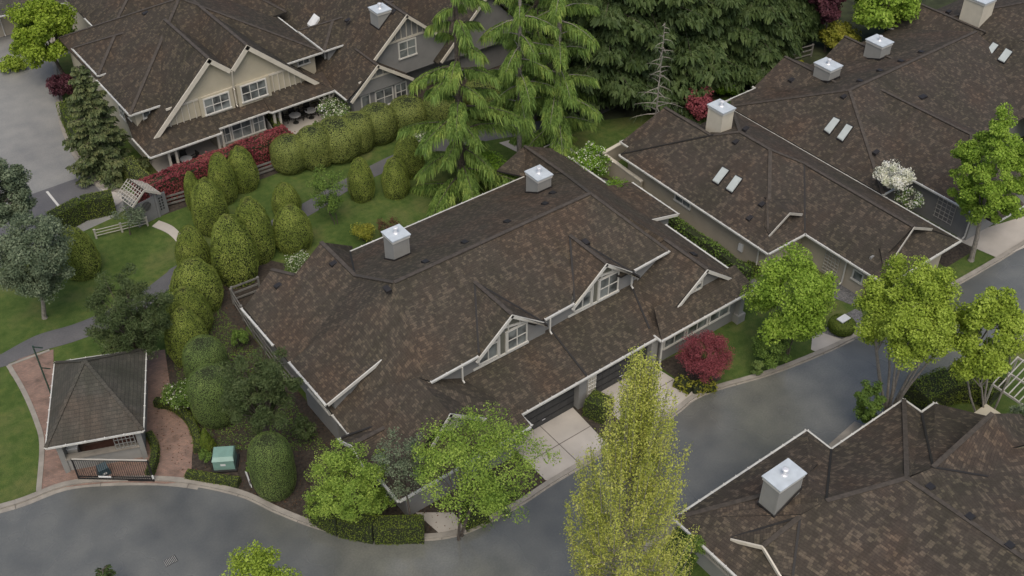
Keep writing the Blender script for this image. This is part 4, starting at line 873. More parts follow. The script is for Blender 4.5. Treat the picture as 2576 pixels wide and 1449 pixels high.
# brick forecourt
brickp = smooth(G((22, 920), (125, 882), (135, 905), (150, 1100), (360, 1085), (370, 1040), (420, 1030), (468, 1045), (486, 1090), (483, 1150), (462, 1213), (300, 1214), (165, 1226), (98, 1236), (106, 1120), (92, 1060), (60, 985)), 3, True)
sheet('brick_forecourt', brickp, 0.03, M['brick'])
sheet('brick_forecourt', G((195, 905), (415, 880), (430, 985), (400, 1005), (375, 1180), (150, 1190)), 0.024, M['brick'])
edge = MB(); ed = smooth(G((22, 920), (60, 985), (92, 1060), (106, 1120), (98, 1236)))
for i in range(len(ed) - 1): edge.beam((*ed[i], .04), (*ed[i + 1], .04), .3, .05, M['kerb'])
ed = smooth(G((125, 882), (22, 920)))
for i in range(len(ed) - 1): edge.beam((*ed[i], .042), (*ed[i + 1], .042), .18, .05, M['kerb'])
edge.build('stone_edging')['kind'] = 'structure'
rb = MB(); a, b = G((215, 1140), (365, 1100)); rb.beam((*a, .035), (*b, .035), 1.1, .012, M['redbrick']); rb.build('brick_band')['kind'] = 'structure'
# driveways of the main house
dw = sheet('driveway', [(26.9, 31.95), (31.6, 31.95), (31.9, 36.1), (26.9, 36.1)], 0.034, M['concrete'])
sheet('driveway', [(33.5, 31.75), (39.0, 31.9), (38.4, 36.1), (33.5, 36.1)], 0.034, M['concrete'])
j = MB()
for s_ in (((29.3, 31.95), (29.3, 36.1)), ((26.9, 34.1), (31.8, 34.1)), ((36.2, 31.8), (36.2, 36.1)), ((33.5, 34.0), (38.6, 34.0))): j.beam((*s_[0], .037), (*s_[1], .037), .05, .008, M['joint'])
j.build('joint_lines')['kind'] = 'structure'
sheet('driveway', [(27.7, 22), (33, 25.6), (30, 29), (24, 24), (20.5, 20)], 0.014, M['asphalt_pale']) if False else None
sheet('apron', G((2085, 1118), (2150, 1060), (2215, 1085), (2100, 1140)), 0.016, M['kerb'])
sheet('path', G((1000 + 45, 1290), (1140, 1290), (1178, 1335), (1108, 1345)), 0.036, M['concrete'])
sheet('walkway', G((2045, 830), (2120, 855), (2050, 885), (2040, 880)), 0.036, M['concrete'])
sheet('walkway', G((2085, 700), (2170, 745), (2160, 775), (2060, 735)), 0.036, M['gravel'])
sheet('gravel_bed', G((2110, 800), (2165, 770), (2180, 850), (2080, 865), (2050, 850)), 0.030, M['gravel'])
sheet('driveway', G((2395, 600), (2576, 545), (2640, 600), (2510, 650)), 0.034, M['concrete'])
sheet('driveway', [(22, 90.8), (24.3, 88), (24.3, 93), (22, 97)], 0.03, M['path'])
sheet('patio', [(21.8, 74.7), (37.8, 74.7), (37.8, 78.3), (21.8, 78.3)], 0.06, M['concrete'])
sheet('patio', G((700, 330), (805, 270), (850, 285), (720, 350)), 0.066, M['concrete'])
# beds
sheet('mulch_bed', [(17.0, 32.3), (18.5, 33.9), (26.8, 32.4), (26.8, 36), (18.8, 41.5), (18.9, 55), (14.0, 60), (12, 53), (13.0, 46), (9.9, 45.6), (12.3, 42.6), (13.6, 40.0), (16.2, 35.9), (18.8, 33.8)], 0.010, M['mulch']) if False else None
bed = offset(c1, .3)
i0 = min(range(len(bed)), key=lambda i: abs(bed[i][0] - 9.9)); i1 = min(range(len(bed)), key=lambda i: abs(bed[i][0] - 26.8))
sheet('mulch_bed', bed[i0:i1 + 1] + [(26.8, 36), (18.9, 41.5), (18.9, 55), (24.5, 59.5), (22, 63.3), (18, 61), (13.0, 55), (10.2, 50)], 0.012, M['mulch'])
sheet('mulch_bed', [(31.65, 32.2), (33.5, 32.1), (33.5, 36), (31.9, 36)], 0.018, M['mulch'])
sheet('mulch_bed', [(39.0, 32.2), (41.2, 32.2), (41.5, 35.4), (38.7, 35.8)], 0.018, M['mulch'])
sheet('mulch_bed', [(19.5, 70.6), (37.6, 70.3), (48, 71), (62, 72), (62, 75), (19.6, 74.6)], 0.012, M['mulch'])
sheet('mulch_bed', [(40.2, 55.2), (50.0, 46), (50.2, 54), (46, 58)], 0.012, M['mulch'])
sheet('walkway', [(48.7, 36), (50.3, 36), (50.3, 53), (49.2, 56), (47.6, 56)], 0.016, M['gravel'])
sheet('forest_floor', [(52, 62.5), (62, 58), (75, 56), (110, 56), (150, 90), (120, 150), (60, 130), (60, 78), (50, 72)], 0.010, M['forest'])
sheet('mulch_bed', [(62.3, 30.5), (65.8, 30.5), (65.8, 37), (62.3, 37)], 0.012, M['mulch'])

# ================================================================ VEGETATION
def child_mesh(name, Q, mat, par):
    me = quads_mesh(name, Q, mat); o = bpy.data.objects.new(name, me); COL.objects.link(o); o.parent = par; return o
def surf_profile(kind, n):
    # unit clipped shrub: height 1, radius 0.5 ; returns points, normals
    z = rng.random(n) ** 0.85; th = rng.random(n) * 2 * math.pi
    def R(z):
        if kind == 'egg': return 0.5 * np.clip(1 - np.abs((z - .22) / .78) ** 2.1 * (z > .22), 0, 1) ** .62 * (0.82 + 0.18 * np.clip(z * 4.5, 0, 1))
        if kind == 'dome': return 0.5 * (np.clip(1 - np.abs((z - 0.45) / 0.55) ** 3.0, 0, 1)) ** (1 / 2.2)
        return 0.5 * np.clip(1 - z, 0, 1) ** .85
    r = R(z); e = 0.01; dr = (R(np.clip(z + e, 0, 1)) - R(np.clip(z - e, 0, 1))) / (2 * e)
    P = np.stack([r * np.cos(th), r * np.sin(th), z], 1); N = unit(np.stack([np.cos(th), np.sin(th), np.clip(-dr, -3, 6)], 1))
    top = z > .97; N[top] = (0, 0, 1)
    return P, N, R
CLIP = {}
def clip_mesh(kind, mat, n, leaf, rough):
    key = (kind, mat, n, leaf, len([k for k in CLIP if k[0] == kind and k[1] == mat]) )
    P, N, R = surf_profile(kind, n)
    # area-uniform thinning towards the tip
    keep = rng.random(n) < np.clip(np.hypot(P[:, 0], P[:, 1]) / 0.38 + .12, 0, 1); P, N = P[keep], N[keep]
    lump = sum(np.sin(P @ (rng.normal(0, f, 3)) + rng.random() * 6) for f in (9, 14, 22, 30)) * rough
    P = P + N * (lump[:, None] + rng.normal(0, rough * .7, len(P))[:, None])
    Q = leaf_quads(P, N, leaf, .7, .45 if rough > .006 else .25)
    me = quads_mesh('foliage', Q, L[mat]); return me, R
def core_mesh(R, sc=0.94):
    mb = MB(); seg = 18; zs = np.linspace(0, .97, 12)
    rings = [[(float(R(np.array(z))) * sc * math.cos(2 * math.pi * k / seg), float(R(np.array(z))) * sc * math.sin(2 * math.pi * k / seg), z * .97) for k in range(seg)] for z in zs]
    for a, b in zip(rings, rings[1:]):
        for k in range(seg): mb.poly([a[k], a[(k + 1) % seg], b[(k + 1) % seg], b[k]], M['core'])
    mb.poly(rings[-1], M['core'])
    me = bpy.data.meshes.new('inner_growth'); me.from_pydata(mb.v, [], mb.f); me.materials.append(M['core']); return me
_cl = {}
def clipped(cx, ty, by, halfw, kind, mat, label, variant=0, name='clipped_shrub', cat='topiary', group='clipped cone and dome shrubs', n=20000, leaf=.022, rough=.008):
    # base centre from the lowest visible point, radius from the half width
    b = A(cx, by, 0.0); depth = PJ(*b)[2]; r = halfw * (.91 if kind == 'egg' else .93) * depth / FPX
    v = Vector((b[0], b[1])); v = v + v.normalized() * r * .93
    h = height_for(v.x, v.y, ty + halfw * .10) * .99
    key = (kind, mat, variant)
    if key not in _cl:
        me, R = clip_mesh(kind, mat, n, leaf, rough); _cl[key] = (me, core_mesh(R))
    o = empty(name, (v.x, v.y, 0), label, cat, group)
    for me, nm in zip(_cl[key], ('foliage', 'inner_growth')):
        c = bpy.data.objects.new(nm, me); COL.objects.link(c); c.parent = o; c.scale = (2 * r, 2 * r, h); c.rotation_euler = (0, 0, rng.random() * 6)
    if kind == 'dome' and by == 850: o['top'] = h
    return o
T = 'topiary'
clipped(918 - 4, 392, 514, 37, 'egg', T, 'rounded cone cypress left of the pair on the lawn below the long hedge'); clipped(999, 391, 506, 39, 'egg', T, 'rounded cone cypress right of the pair on the lawn below the long hedge', 1)
clipped(1032, 331, 455, 43, 'egg', T, 'rounded cone cypress directly left of the big drooping conifer, before white flowers', 2)
clipped(497, 427, 535, 24, 'egg', T, 'smallest narrow cypress at the left end by the red hedge', 1); clipped(572, 379, 520, 38, 'egg', T, 'clipped cypress in front of the red hedge, left of its taller-looking twin'); clipped(620, 363, 490, 42, 'egg', T, 'clipped cypress at the right end in front of the red hedge', 2)
clipped(543, 443, 600, 50, 'egg', T, 'broad clipped cypress just right of the arbor gate', 1); clipped(728, 456, 560, 40, 'egg', T, 'clipped cypress farthest right in the grove, behind a wider one', 0)
clipped(655, 489, 672, 54, 'egg', T, 'tall clipped cypress in the middle of the grove', 2); clipped(745, 511, 645, 56, 'egg', T, 'wide clipped cypress at the right edge of the grove above white flowers', 1)
clipped(502, 563, 705, 47, 'egg', T, 'clipped cypress beside the curved concrete path', 0); clipped(607, 532, 728, 64, 'egg', T, 'largest clipped cypress standing in front of the grove', 1)
clipped(219, 567, 710, 52, 'egg', T, 'lone clipped cypress on the left lawn beside the grey-green tree', 2)
clipped(512, 646, 802, 70, 'egg', T, 'broad golden-topped cypress at the head of the row down to the gatehouse', 0); clipped(493, 717, 862, 60, 'egg', T, 'golden-topped cypress second in the row towards the gatehouse', 2); clipped(490, 767, 928, 59, 'egg', T, 'rounded cypress third in the row, beside the dark pine', 1)
clipped(540, 850, 1002, 60, 'dome', 'dome', 'smooth grey-green clipped dome behind the lower dark pine', 0, n=26000, leaf=.015, rough=.0012)
clipped(560, 924, 1088, 66, 'dome', 'dome', 'smooth clipped dome half covered by the lower dark pine', 0)
clipped(705, 1093, 1272, 61, 'dome', 'dome', 'smooth egg-shaped clipped shrub alone at the kerb', 0)
clipped(527, 1075, 1140, 24, 'cone', 'boxhedge', 'small bright green cone shrub beside the green utility box', 0, n=4000, leaf=.07, rough=.01)
RING = clipped(2110, 799, 850, 36, 'dome', 'boxhedge', 'round hedge ring holding a white box top beside the gravel', 0, n=6000, leaf=.05, rough=.004)
# long hedge of rounded lobes north of the lawn
for i, (cx, ty, by, hw, lb) in enumerate([(737, 346, 446, 43, 'leftmost rounded bush of the long hedge, next to the red hedge'), (800, 322, 436, 42, 'second rounded bush of the long hedge from its left end'), (858, 305, 420, 58, 'tallest rounded bush in the left part of the long hedge'), (905, 288, 395, 40, 'narrow rounded bush just right of the tallest in the long hedge'),
                                     (955, 268, 372, 46, 'rounded bush of the long hedge below the lower grey gable'), (1030, 250, 350, 46, 'rounded bush of the long hedge left of the drooping conifer trunk'), (1120, 222, 345, 48, 'rounded bush of the long hedge behind the drooping conifer'), (1225, 195, 310, 52, 'rounded bush at the right end of the long hedge between conifer trunks')]):
    clipped(cx, ty - 6, by, hw * 1.2, 'dome', 'hedge', lb, i % 2, name='hedge_bush', cat='hedge', group='rounded bushes of the long hedge', n=16000, leaf=.026, rough=.005)

def hedge(pts, wd, ht, mat, label, name='hedge', round_=0.25, leaf=.11, dens=120, wob=.05, cat='hedge', group=None):
    # clipped hedge following a line on the ground: leaves over a rounded box, dark growth within
    pts = [Vector((p[0], p[1])) for p in pts]; o0 = pts[0]; o = empty(name, (o0.x, o0.y, 0), label, cat, group)
    P = []; N = []; core = MB()
    for a, b in zip(pts, pts[1:]):
        d = b - a; ln = d.length; t = d / ln; s_ = Vector((-t.y, t.x)); n = int(dens * ln * (2 * ht + wd))
        u = rng.random(n) * ln; q = rng.random(n) * (2 * ht + wd)
        for uu, qq in zip(u, q):
            if qq < ht: off, z, nn = -wd / 2, qq, (-s_.x, -s_.y, 0)
            elif qq < ht + wd: off, z, nn = qq - ht - wd / 2, ht, (0, 0, 1)
            else: off, z, nn = wd / 2, qq - ht - wd, (s_.x, s_.y, 0)
            k = max(0, (z / ht - .75) / .25); off *= 1 - round_ * k * k if abs(off) > wd * .4 else 1
            p = a + t * uu + s_ * off; P.append((p.x - o0.x, p.y - o0.y, z - (abs(off) / (wd / 2)) ** 3 * round_ * .4 * (z > ht * .95))); N.append(nn)
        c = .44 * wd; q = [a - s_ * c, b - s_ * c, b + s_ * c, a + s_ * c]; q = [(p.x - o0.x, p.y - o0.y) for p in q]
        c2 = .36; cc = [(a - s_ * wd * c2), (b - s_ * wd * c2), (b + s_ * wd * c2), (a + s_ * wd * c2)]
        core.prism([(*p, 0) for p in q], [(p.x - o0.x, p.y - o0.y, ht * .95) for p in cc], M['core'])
    for e, sgn in ((pts[0], -1), (pts[-1], 1)):
        d = (pts[1] - pts[0]) if sgn < 0 else (pts[-1] - pts[-2]); t = d.normalized() * sgn; s_ = Vector((-t.y, t.x)); n = int(dens * wd * ht)
        for _ in range(n):
            off = (rng.random() - .5) * wd; z = rng.random() * ht; p = e + s_ * off; P.append((p.x - o0.x, p.y - o0.y, z)); N.append((t.x, t.y, 0))
    P = np.array(P); N = np.array(N, float); lump = sum(np.sin(P @ rng.normal(0, f, 3) + rng.random() * 6) for f in (1.5, 3, 5)) * wob / 2
    P = P + N * (lump[:, None] + rng.normal(0, wob * .5, len(P))[:, None])
    child_mesh('foliage', leaf_quads(P, N, leaf, .7, .4), L[mat], o)
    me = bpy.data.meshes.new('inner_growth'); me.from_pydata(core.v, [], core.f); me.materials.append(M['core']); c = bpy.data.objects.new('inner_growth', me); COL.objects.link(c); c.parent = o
    return o
hedge([(18.9, 72.3), (24.5, 72.6), (31.9, 72.8)], 1.9, 2.15, 'photinia', 'dark red photinia hedge along the front of the tan house', leaf=.15, dens=170, wob=.14, round_=.4)
gp = G((140, 585), (215, 545), (292, 528)); hedge(gp, 1.3, 1.7, 'boxhedge', 'smooth curved hedge left of the arbor gate', leaf=.09, wob=.03)
hedge(G((180, 300), (200, 340), (232, 390)), 1.8, 1.9, 'boxhedge', 'clipped hedge between the road and the bushy spruce', leaf=.1, wob=.05)
hedge(G((330, 440), (352, 470), (380, 490)), 1.2, 1.7, 'hedge', 'wedge-shaped hedge at the corner of the tan house beside the red hedge', leaf=.09, wob=.03)
hedge([(17.6, 33.95 + .35), (20.3, 33.2), (22.0, 33.0)] if False else G((795, 1305), (860, 1335), (945, 1352), (1068, 1350)), 1.1, 1.45, 'boxhedge', 'smooth dark clipped hedge along the kerb at the front corner of the main house', leaf=.08, wob=.02, dens=170)
hedge(G((1165, 1325), (1222, 1300)), 1.0, 1.0, 'boxhedge', 'short clipped hedge right of the entrance path at the kerb', leaf=.08, wob=.02, dens=170)
hedge(smooth(G((393, 1018), (440, 1030), (478, 1062), (498, 1110), (500, 1140))), .55, .55, 'boxhedge', 'low curved box hedge round the brick turning circle', leaf=.07, wob=.02, dens=220)
hedge(smooth(G((378, 1100), (392, 1130), (390, 1165), (378, 1200))), .5, .55, 'boxhedge', 'short curved box hedge beside the gatehouse', leaf=.07, wob=.02, dens=220)
hedge(G((472, 1200), (540, 1212), (603, 1220)), .6, .5, 'boxhedge', 'low straight box hedge in front of the green utility box', leaf=.07, wob=.02, dens=220)
hedge(G((1480, 1030), (1528, 1052)), 1.5, 1.35, 'boxhedge', 'cube-shaped box hedge between the two driveways', leaf=.08, wob=.02, dens=170)
hedge(G((2300, 1025), (2385, 985), (2450, 985), (2500, 1012)), 2.2, 1.5, 'boxhedge', 'dark clipped hedge behind the nearest brown roof', leaf=.1, wob=.04)
hedge([(49.4, 50.8), (49.5, 47), (49.6, 42.0), (49.5, 38.0)], .9, 1.2, 'shrub', 'dark green shrub border along the khaki wall', leaf=.14, wob=.12, dens=90)
hedge(G((1700, 965), (1740, 985), (1795, 975)), .9, .55, 'gold', 'low lime green planting under the red maple', leaf=.14, wob=.1, dens=120)
hedge([(50.0, 39.0), (51.5, 38.0), (53.2, 37.4)], .9, .8, 'boxhedge', 'low hedge in the corner of the khaki house behind the maple', leaf=.1)
hedge([(31.9, 73.9), (32.6, 77.6)], .8, 1.3, 'boxhedge', 'small clipped hedge dividing the patio of the tan house', leaf=.09)

def lumpy(P, amp, fs=(1.2, 2.2)):
    return P
def crown_pts(n, rx, rz, k, cr, shell=.45, seed=None, flat=0):
    # leaf clusters through the volume of an uneven crown
    d = unit(rng.normal(0, 1, (k, 3))); rad = (shell + (1 - shell) * rng.random(k) ** .6)[:, None]
    C = d * rad * np.array([rx, rx, rz]) * rng.uniform(.82, 1.08, (k, 1))
    idx = rng.integers(0, k, n); dd = unit(rng.normal(0, 1, (n, 3))); cs = cr * rng.uniform(.7, 1.3, k)
    rr = (rng.random(n) ** .45)[:, None] * cs[idx][:, None]
    P = C[idx] + dd * rr * np.array([1, 1, .75]); N = unit(dd * .7 + np.array([0, 0, .6]) + unit(C[idx] + 1e-6) * .5)
    return P, N, C
def bark_tree(par, C, zc, trunk_h, r0, mat='bark', limbs=9, stems=1, lean=(0, 0), spread=.25):
    mb = MB(); forks = []
    for s_ in range(stems):
        a = 2 * math.pi * s_ / max(1, stems) + .4; off = 0.12 * stems ** .5 if stems > 1 else 0
        b = Vector((math.cos(a) * off, math.sin(a) * off, 0)); t = Vector((lean[0] + math.cos(a) * spread * (stems > 1) * trunk_h * .5, lean[1] + math.sin(a) * spread * (stems > 1) * trunk_h * .5, trunk_h))
        m_ = (b + t) / 2 + Vector((rng.normal(0, .06), rng.normal(0, .06), 0)); rr = r0 / (stems ** .5)
        tube_path(mb, [b - Vector((0, 0, .1)), b + Vector((0, 0, .25)), m_, t], [rr * 1.35, rr, rr * .8, rr * .6], M[mat], 8); forks.append((t, rr * .6))
    order = rng.permutation(len(C))[:limbs]
    for i in order:
        f, rr = forks[int(rng.integers(0, len(forks)))]; e = Vector(C[i]) + Vector((0, 0, zc)); m_ = f.lerp(e, .5) + Vector((0, 0, .12 * (e - f).length))
        tube_path(mb, [f - Vector((0, 0, .3)), m_, e], [rr * .7, rr * .4, .02], M[mat], 6)
    mb.build('trunk', par, None); return mb
def tree(cx, ty, by, halfw, base, mat, label, name='broadleaf_tree', cat='tree', group=None, n=16000, k=40, leaf=.16, cr=.28, shell=.45, bark='bark', stems=1, r0=.16, asp=.6, extra=None, limbs=10, under=True, jit=.7, spread=.25, flowers=None):
    bx, by_ = base; b = A(bx, by_, 0.0); mid = (ty + by) / 2
    zc = height_for(b[0], b[1], mid); X, Y, D = PJ(b[0], b[1], zc); rx = halfw * D / FPX; dx = (cx - X) * D / FPX
    dep = math.atan2(H - zc, math.hypot(b[0], b[1])); half = (by - ty) / 2 * D / FPX
    rz2 = half ** 2 - (rx * math.sin(dep)) ** 2; rz = math.sqrt(max(rz2, (.45 * rx) ** 2)) / math.cos(dep) if rz2 > (.45 * rx * math.cos(dep)) ** 2 else .55 * rx
    rz = max(rz, .5 * rx)
    o = empty(name, (b[0], b[1], 0), label, cat, group)
    P, N, C = crown_pts(n, rx * .86, rz * .86, k, cr * rx, shell)
    lat = np.array([_r[0] * dx, _r[1] * dx, zc]); P2 = P + lat
    P2[:, 2] = np.maximum(P2[:, 2], .05)
    if flowers:
        fm, fr = flowers; nf = int(len(P2) * fr); hi = rng.random(len(P2)) < fr
        child_mesh('foliage', leaf_quads(P2[~hi], N[~hi], leaf, asp, jit), L[mat], o); child_mesh('blossom', leaf_quads(P2[hi], N[hi], leaf * .8, .9, jit), L[fm], o)
    else: child_mesh('foliage', leaf_quads(P2, N, leaf, asp, jit), L[mat], o)
    Cw = C + np.array([_r[0] * dx, _r[1] * dx, 0])
    if limbs:
        mb = MB(); th = max(.3, zc - rz * .75); forks = []
        lx, ly = _r[0] * dx * .6, _r[1] * dx * .6
        for s_ in range(stems):
            a = 2 * math.pi * s_ / max(1, stems) + .4; off = .16 if stems > 1 else 0
            p0 = Vector((math.cos(a) * off, math.sin(a) * off, 0)); sp = spread * th if stems > 1 else 0
            t = Vector((lx + math.cos(a) * sp, ly + math.sin(a) * sp, th)); m_ = p0.lerp(t, .5) + Vector((rng.normal(0, .05), rng.normal(0, .05), 0)); rr = r0 / (stems ** .5)
            tube_path(mb, [p0 - Vector((0, 0, .1)), p0 + Vector((0, 0, .2)), m_, t], [rr * 1.4, rr, rr * .8, rr * .62], M[bark], 8); forks.append((t, rr * .62))
        for i in rng.permutation(len(C))[:limbs * max(1, stems // 2)]:
            f, rr = min(forks, key=lambda q: (q[0] - Vector((Cw[i][0], Cw[i][1], zc))).length); e = Vector((Cw[i][0], Cw[i][1], Cw[i][2] + zc)); m_ = f.lerp(e, .5) + Vector((0, 0, .1 * (e - f).length))
            tube_path(mb, [f - Vector((0, 0, .15)), m_, e], [rr * .75, rr * .42, .015], M[bark], 6)
        me = bpy.data.meshes.new('trunk'); me.from_pydata([tuple(v) for v in mb.v], [], mb.f); me.materials.append(M[bark]); c = bpy.data.objects.new('trunk', me); COL.objects.link(c); c.parent = o
    return o
tree(108, -18, 178, 96, (168, 205), 'maple', 'bright green round maple on the bend at the top left', n=26000, k=60, leaf=.26, cr=.26, r0=.2)
tree(1988, 610, 872, 122, (1975, 905), 'lime', 'bright green maple in front of the khaki house beside the dark green bush', n=26000, k=70, leaf=.17, cr=.24, r0=.12, stems=3)
tree(2290, 628, 940, 155, (2232, 1040), 'olive', 'large yellow-green vase-shaped tree with many pale stems by the road', n=60000, k=150, leaf=.15, cr=.18, bark='bark_pale', stems=8, r0=.26, limbs=9, shell=.4, spread=.3)
tree(2480, 715, 990, 98, (2470, 1080), 'olive', 'yellow-green street tree overlapping the road at the right edge', n=26000, k=70, leaf=.17, cr=.24, bark='bark_pale', stems=4, r0=.16)
tree(2498, 255, 605, 120, (2442, 655), 'lime', 'tall loose green tree in front of the roof at the right edge', n=42000, k=150, leaf=.17, cr=.15, r0=.2, bark='bark_pale')
tree(82, 520, 765, 108, (113, 800), 'greygreen', 'grey-green broadleaf tree on the left lawn', n=34000, k=90, leaf=.15, cr=.25, bark='bark_pale', r0=.16)
tree(2, 370, 590, 78, (-25, 660), 'greygreen', 'grey-green tree cut by the left edge above the lawn', n=30000, k=80, leaf=.17, cr=.26, bark='bark_pale', r0=.16)
tree(1775, 822, 957, 77, (1775, 962), 'redmaple', 'dark red dome-shaped maple in front of the window bay', n=22000, k=130, leaf=.10, cr=.22, shell=.5, r0=.09, name='red_maple', asp=.45)
tree(1205, 975, 1335, 205, (1158, 1352), 'birch', 'wide airy pale green tree leaning over the front of the main roof', n=21000, k=150, leaf=.115, cr=.15, shell=.25, r0=.13, stems=2, limbs=18)
tree(1010, 1050, 1275, 85, (1035, 1330), 'greygreen', 'sparse grey-green twiggy tree against the front corner of the main roof', n=4200, k=60, leaf=.10, cr=.22, shell=.15, r0=.07, limbs=26)
tree(875, 1085, 1335, 128, (890, 1330), 'birch', 'bushy pale green tree behind the dark kerb hedge', n=20000, k=100, leaf=.105, cr=.17, shell=.3, r0=.1, limbs=18)
tree(652, 1368, 1640, 122, (660, 1720), 'olive', 'yellow-green street tree cut by the bottom edge', n=20000, k=70, leaf=.12, cr=.22, r0=.15)
tree(325, 508, 575, 48, (328, 590), 'greygreen', 'thin young tree on the lawn beside the arbor gate', n=1800, k=24, leaf=.12, cr=.3, shell=.2, r0=.05, limbs=10)
tree(825, 408, 558, 56, (845, 562), 'shrub', 'sparse airy green shrub on the central lawn by the path', n=4200, k=40, leaf=.13, cr=.26, shell=.2, r0=.05, stems=4, name='shrub', cat='shrub')
tree(1222, 375, 462, 52, (1225, 462), 'bright', 'bright green leafy shrub right of the drooping conifer base', n=6000, k=36, leaf=.16, cr=.32, name='shrub', cat='shrub', r0=.05, limbs=5)
tree(1063, 328, 372, 34, (1062, 378), 'shrub', 'white-flowering rhododendron behind the clipped cypress', n=3000, k=26, leaf=.14, cr=.3, name='rhododendron', cat='shrub', r0=.05, limbs=4, flowers=('white', .38))
tree(752, 630, 690, 40, (748, 692), 'shrub', 'white-flowering low shrub below the wide clipped cypress', n=2600, k=30, leaf=.11, cr=.3, name='flowering_shrub', cat='shrub', r0=.04, limbs=4, flowers=('white', .3))
tree(838, 250, 305, 55, (835, 315), 'shrub', 'white-flowering shrub at the end of the tan house patio', n=4000, k=34, leaf=.15, cr=.26, name='flowering_shrub', cat='shrub', r0=.05, limbs=4, flowers=('white', .35))
tree(455, 950, 1028, 52, (462, 1035), 'shrub', 'dark rhododendron with a few white flowers by the curved box hedge', n=4200, k=36, leaf=.13, cr=.28, name='rhododendron', cat='shrub', r0=.05, limbs=4, flowers=('white', .08))
tree(1480, 352, 470, 62, (1500, 470), 'bright', 'leafy bright green shrub with white blossom behind the main house', n=9000, k=50, leaf=.15, cr=.26, name='flowering_shrub', cat='shrub', r0=.06, limbs=6, flowers=('white', .16))
tree(1545, 440, 530, 55, (1590, 545), 'bright', 'trailing bright green shrub against the khaki wall', n=3800, k=34, leaf=.14, cr=.3, name='shrub', cat='shrub', r0=.05, limbs=5)
tree(2252, 400, 490, 55, (2270, 565), 'white', 'small white dogwood in full blossom between two roofs', n=6500, k=50, leaf=.15, cr=.26, shell=.35, name='dogwood', r0=.07, limbs=12)
tree(2290, 472, 528, 42, (2292, 565), 'shrub', 'low green shrub with white blossom below the dogwood', n=3000, k=30, leaf=.14, cr=.28, name='flowering_shrub', cat='shrub', r0=.05, limbs=5, flowers=('white', .45))
tree(1938, 830, 922, 54, (1945, 922), 'shrub', 'dense mid-green bush at the kerb under the bright green maple', n=8000, k=44, leaf=.12, cr=.28, shell=.6, name='bush', cat='shrub', r0=.05, limbs=3)
tree(1906, 902, 945, 19, (1908, 945), 'dome', 'small round grey-green bush at the kerb edge', n=2500, k=18, leaf=.09, cr=.35, shell=.6, name='bush', cat='shrub', r0=.03, limbs=2)
tree(2190, 940, 1080, 42, (2205, 1080), 'shrub', 'dark green bushy undergrowth at the foot of the vase-shaped tree', n=6000, k=40, leaf=.14, cr=.28, name='bush', cat='shrub', r0=.04, limbs=4)
tree(150, 182, 245, 42, (155, 250), 'purple', 'purple-leaved shrub under the bright green maple', n=5000, k=30, leaf=.2, cr=.3, name='shrub', cat='shrub', r0=.05, limbs=4)
tree(2080, -40, 62, 48, (2075, 130), 'purple', 'dark purple tree among the woods behind the row of roofs', n=7000, k=40, leaf=.26, cr=.28, r0=.12)
tree(2110, 58, 118, 55, (2110, 128), 'gold', 'golden shrub in the woods behind the grey chimney', n=6000, k=36, leaf=.26, cr=.28, name='shrub', cat='shrub', r0=.06, limbs=4)
tree(2225, -60, 80, 95, (2225, 135), 'lime', 'pale green broadleaf tree at the wood edge behind the roofs', n=14000, k=60, leaf=.28, cr=.25, r0=.14)
tree(1765, 222, 298, 55, (1765, 310), 'redmaple', 'low dark red maple behind the cream chimney', n=6000, k=36, leaf=.2, cr=.28, name='red_maple', r0=.07)
tree(1835, 195, 238, 35, (1838, 245), 'bright', 'light green shrub right of the low red maple', n=3000, k=24, leaf=.2, cr=.3, name='shrub', cat='shrub', r0=.05, limbs=4)
tree(2005, 155, 182, 28, (2005, 188), 'gold', 'small golden shrub before the middle roof of the row', n=2000, k=20, leaf=.2, cr=.3, name='shrub', cat='shrub', r0=.04, limbs=3)
tree(915, 562, 605, 36, (915, 606), 'gold', 'small yellow-green shrub on the lawn edge by the grey chimney', n=2200, k=24, leaf=.12, cr=.3, name='shrub', cat='shrub', r0=.04, limbs=4)
tree(975, 548, 590, 34, (975, 592), 'rust', 'thin reddish shrub on the lawn edge behind the grey chimney', n=900, k=20, leaf=.12, cr=.3, name='shrub', cat='shrub', r0=.04, limbs=4)
tree(515, 1130, 1165, 20, (515, 1168), 'shrub', 'feathery small shrub between the cone and the low box hedge', n=1200, k=16, leaf=.1, cr=.35, name='shrub', cat='shrub', r0=.03, limbs=3)
tree(480, 985, 1010, 18, (482, 1012), 'shrub', 'low dark shrub in the bed above the curved box hedge', n=1500, k=16, leaf=.1, cr=.35, name='shrub', cat='shrub', r0=.03, limbs=3)
tree(770, 1190, 1240, 0, (0, 0), 'shrub', 'x') if False else None
tree(635, 1155, 1205, 18, (637, 1208), 'shrub', 'dark upright shrub left of the egg-shaped clipped shrub', n=1500, k=16, leaf=.1, cr=.35, name='shrub', cat='shrub', r0=.03, limbs=3)
tree(1740, 1330, 1430, 34, (1735, 1450), 'shrub', 'dark shrub against the side of the nearest house', n=3500, k=30, leaf=.1, cr=.3, name='shrub', cat='shrub', r0=.04, limbs=4)
tree(1225, 1215, 1300, 95, (1290, 1262), 'shrub', 'dark green shrubs under the airy tree beside the driveway', n=5000, k=40, leaf=.12, cr=.25, name='shrub', cat='shrub', r0=.04, limbs=3)
tree(602, 828, 868, 28, (600, 872), 'shrub', 'small green shrub beside the timber rail fence', n=1800, k=20, leaf=.11, cr=.32, name='shrub', cat='shrub', r0=.03, limbs=3)
tree(1700, 1085, 1090, 1, (1700, 1090), 'shrub', 'x', n=3, k=2) if False else None
tree(30, 145, 175, 40, (30, 178), 'olive', 'low yellow-green shrub left of the bright green maple', n=2500, k=24, leaf=.22, cr=.3, name='shrub', cat='shrub', r0=.04, limbs=3)
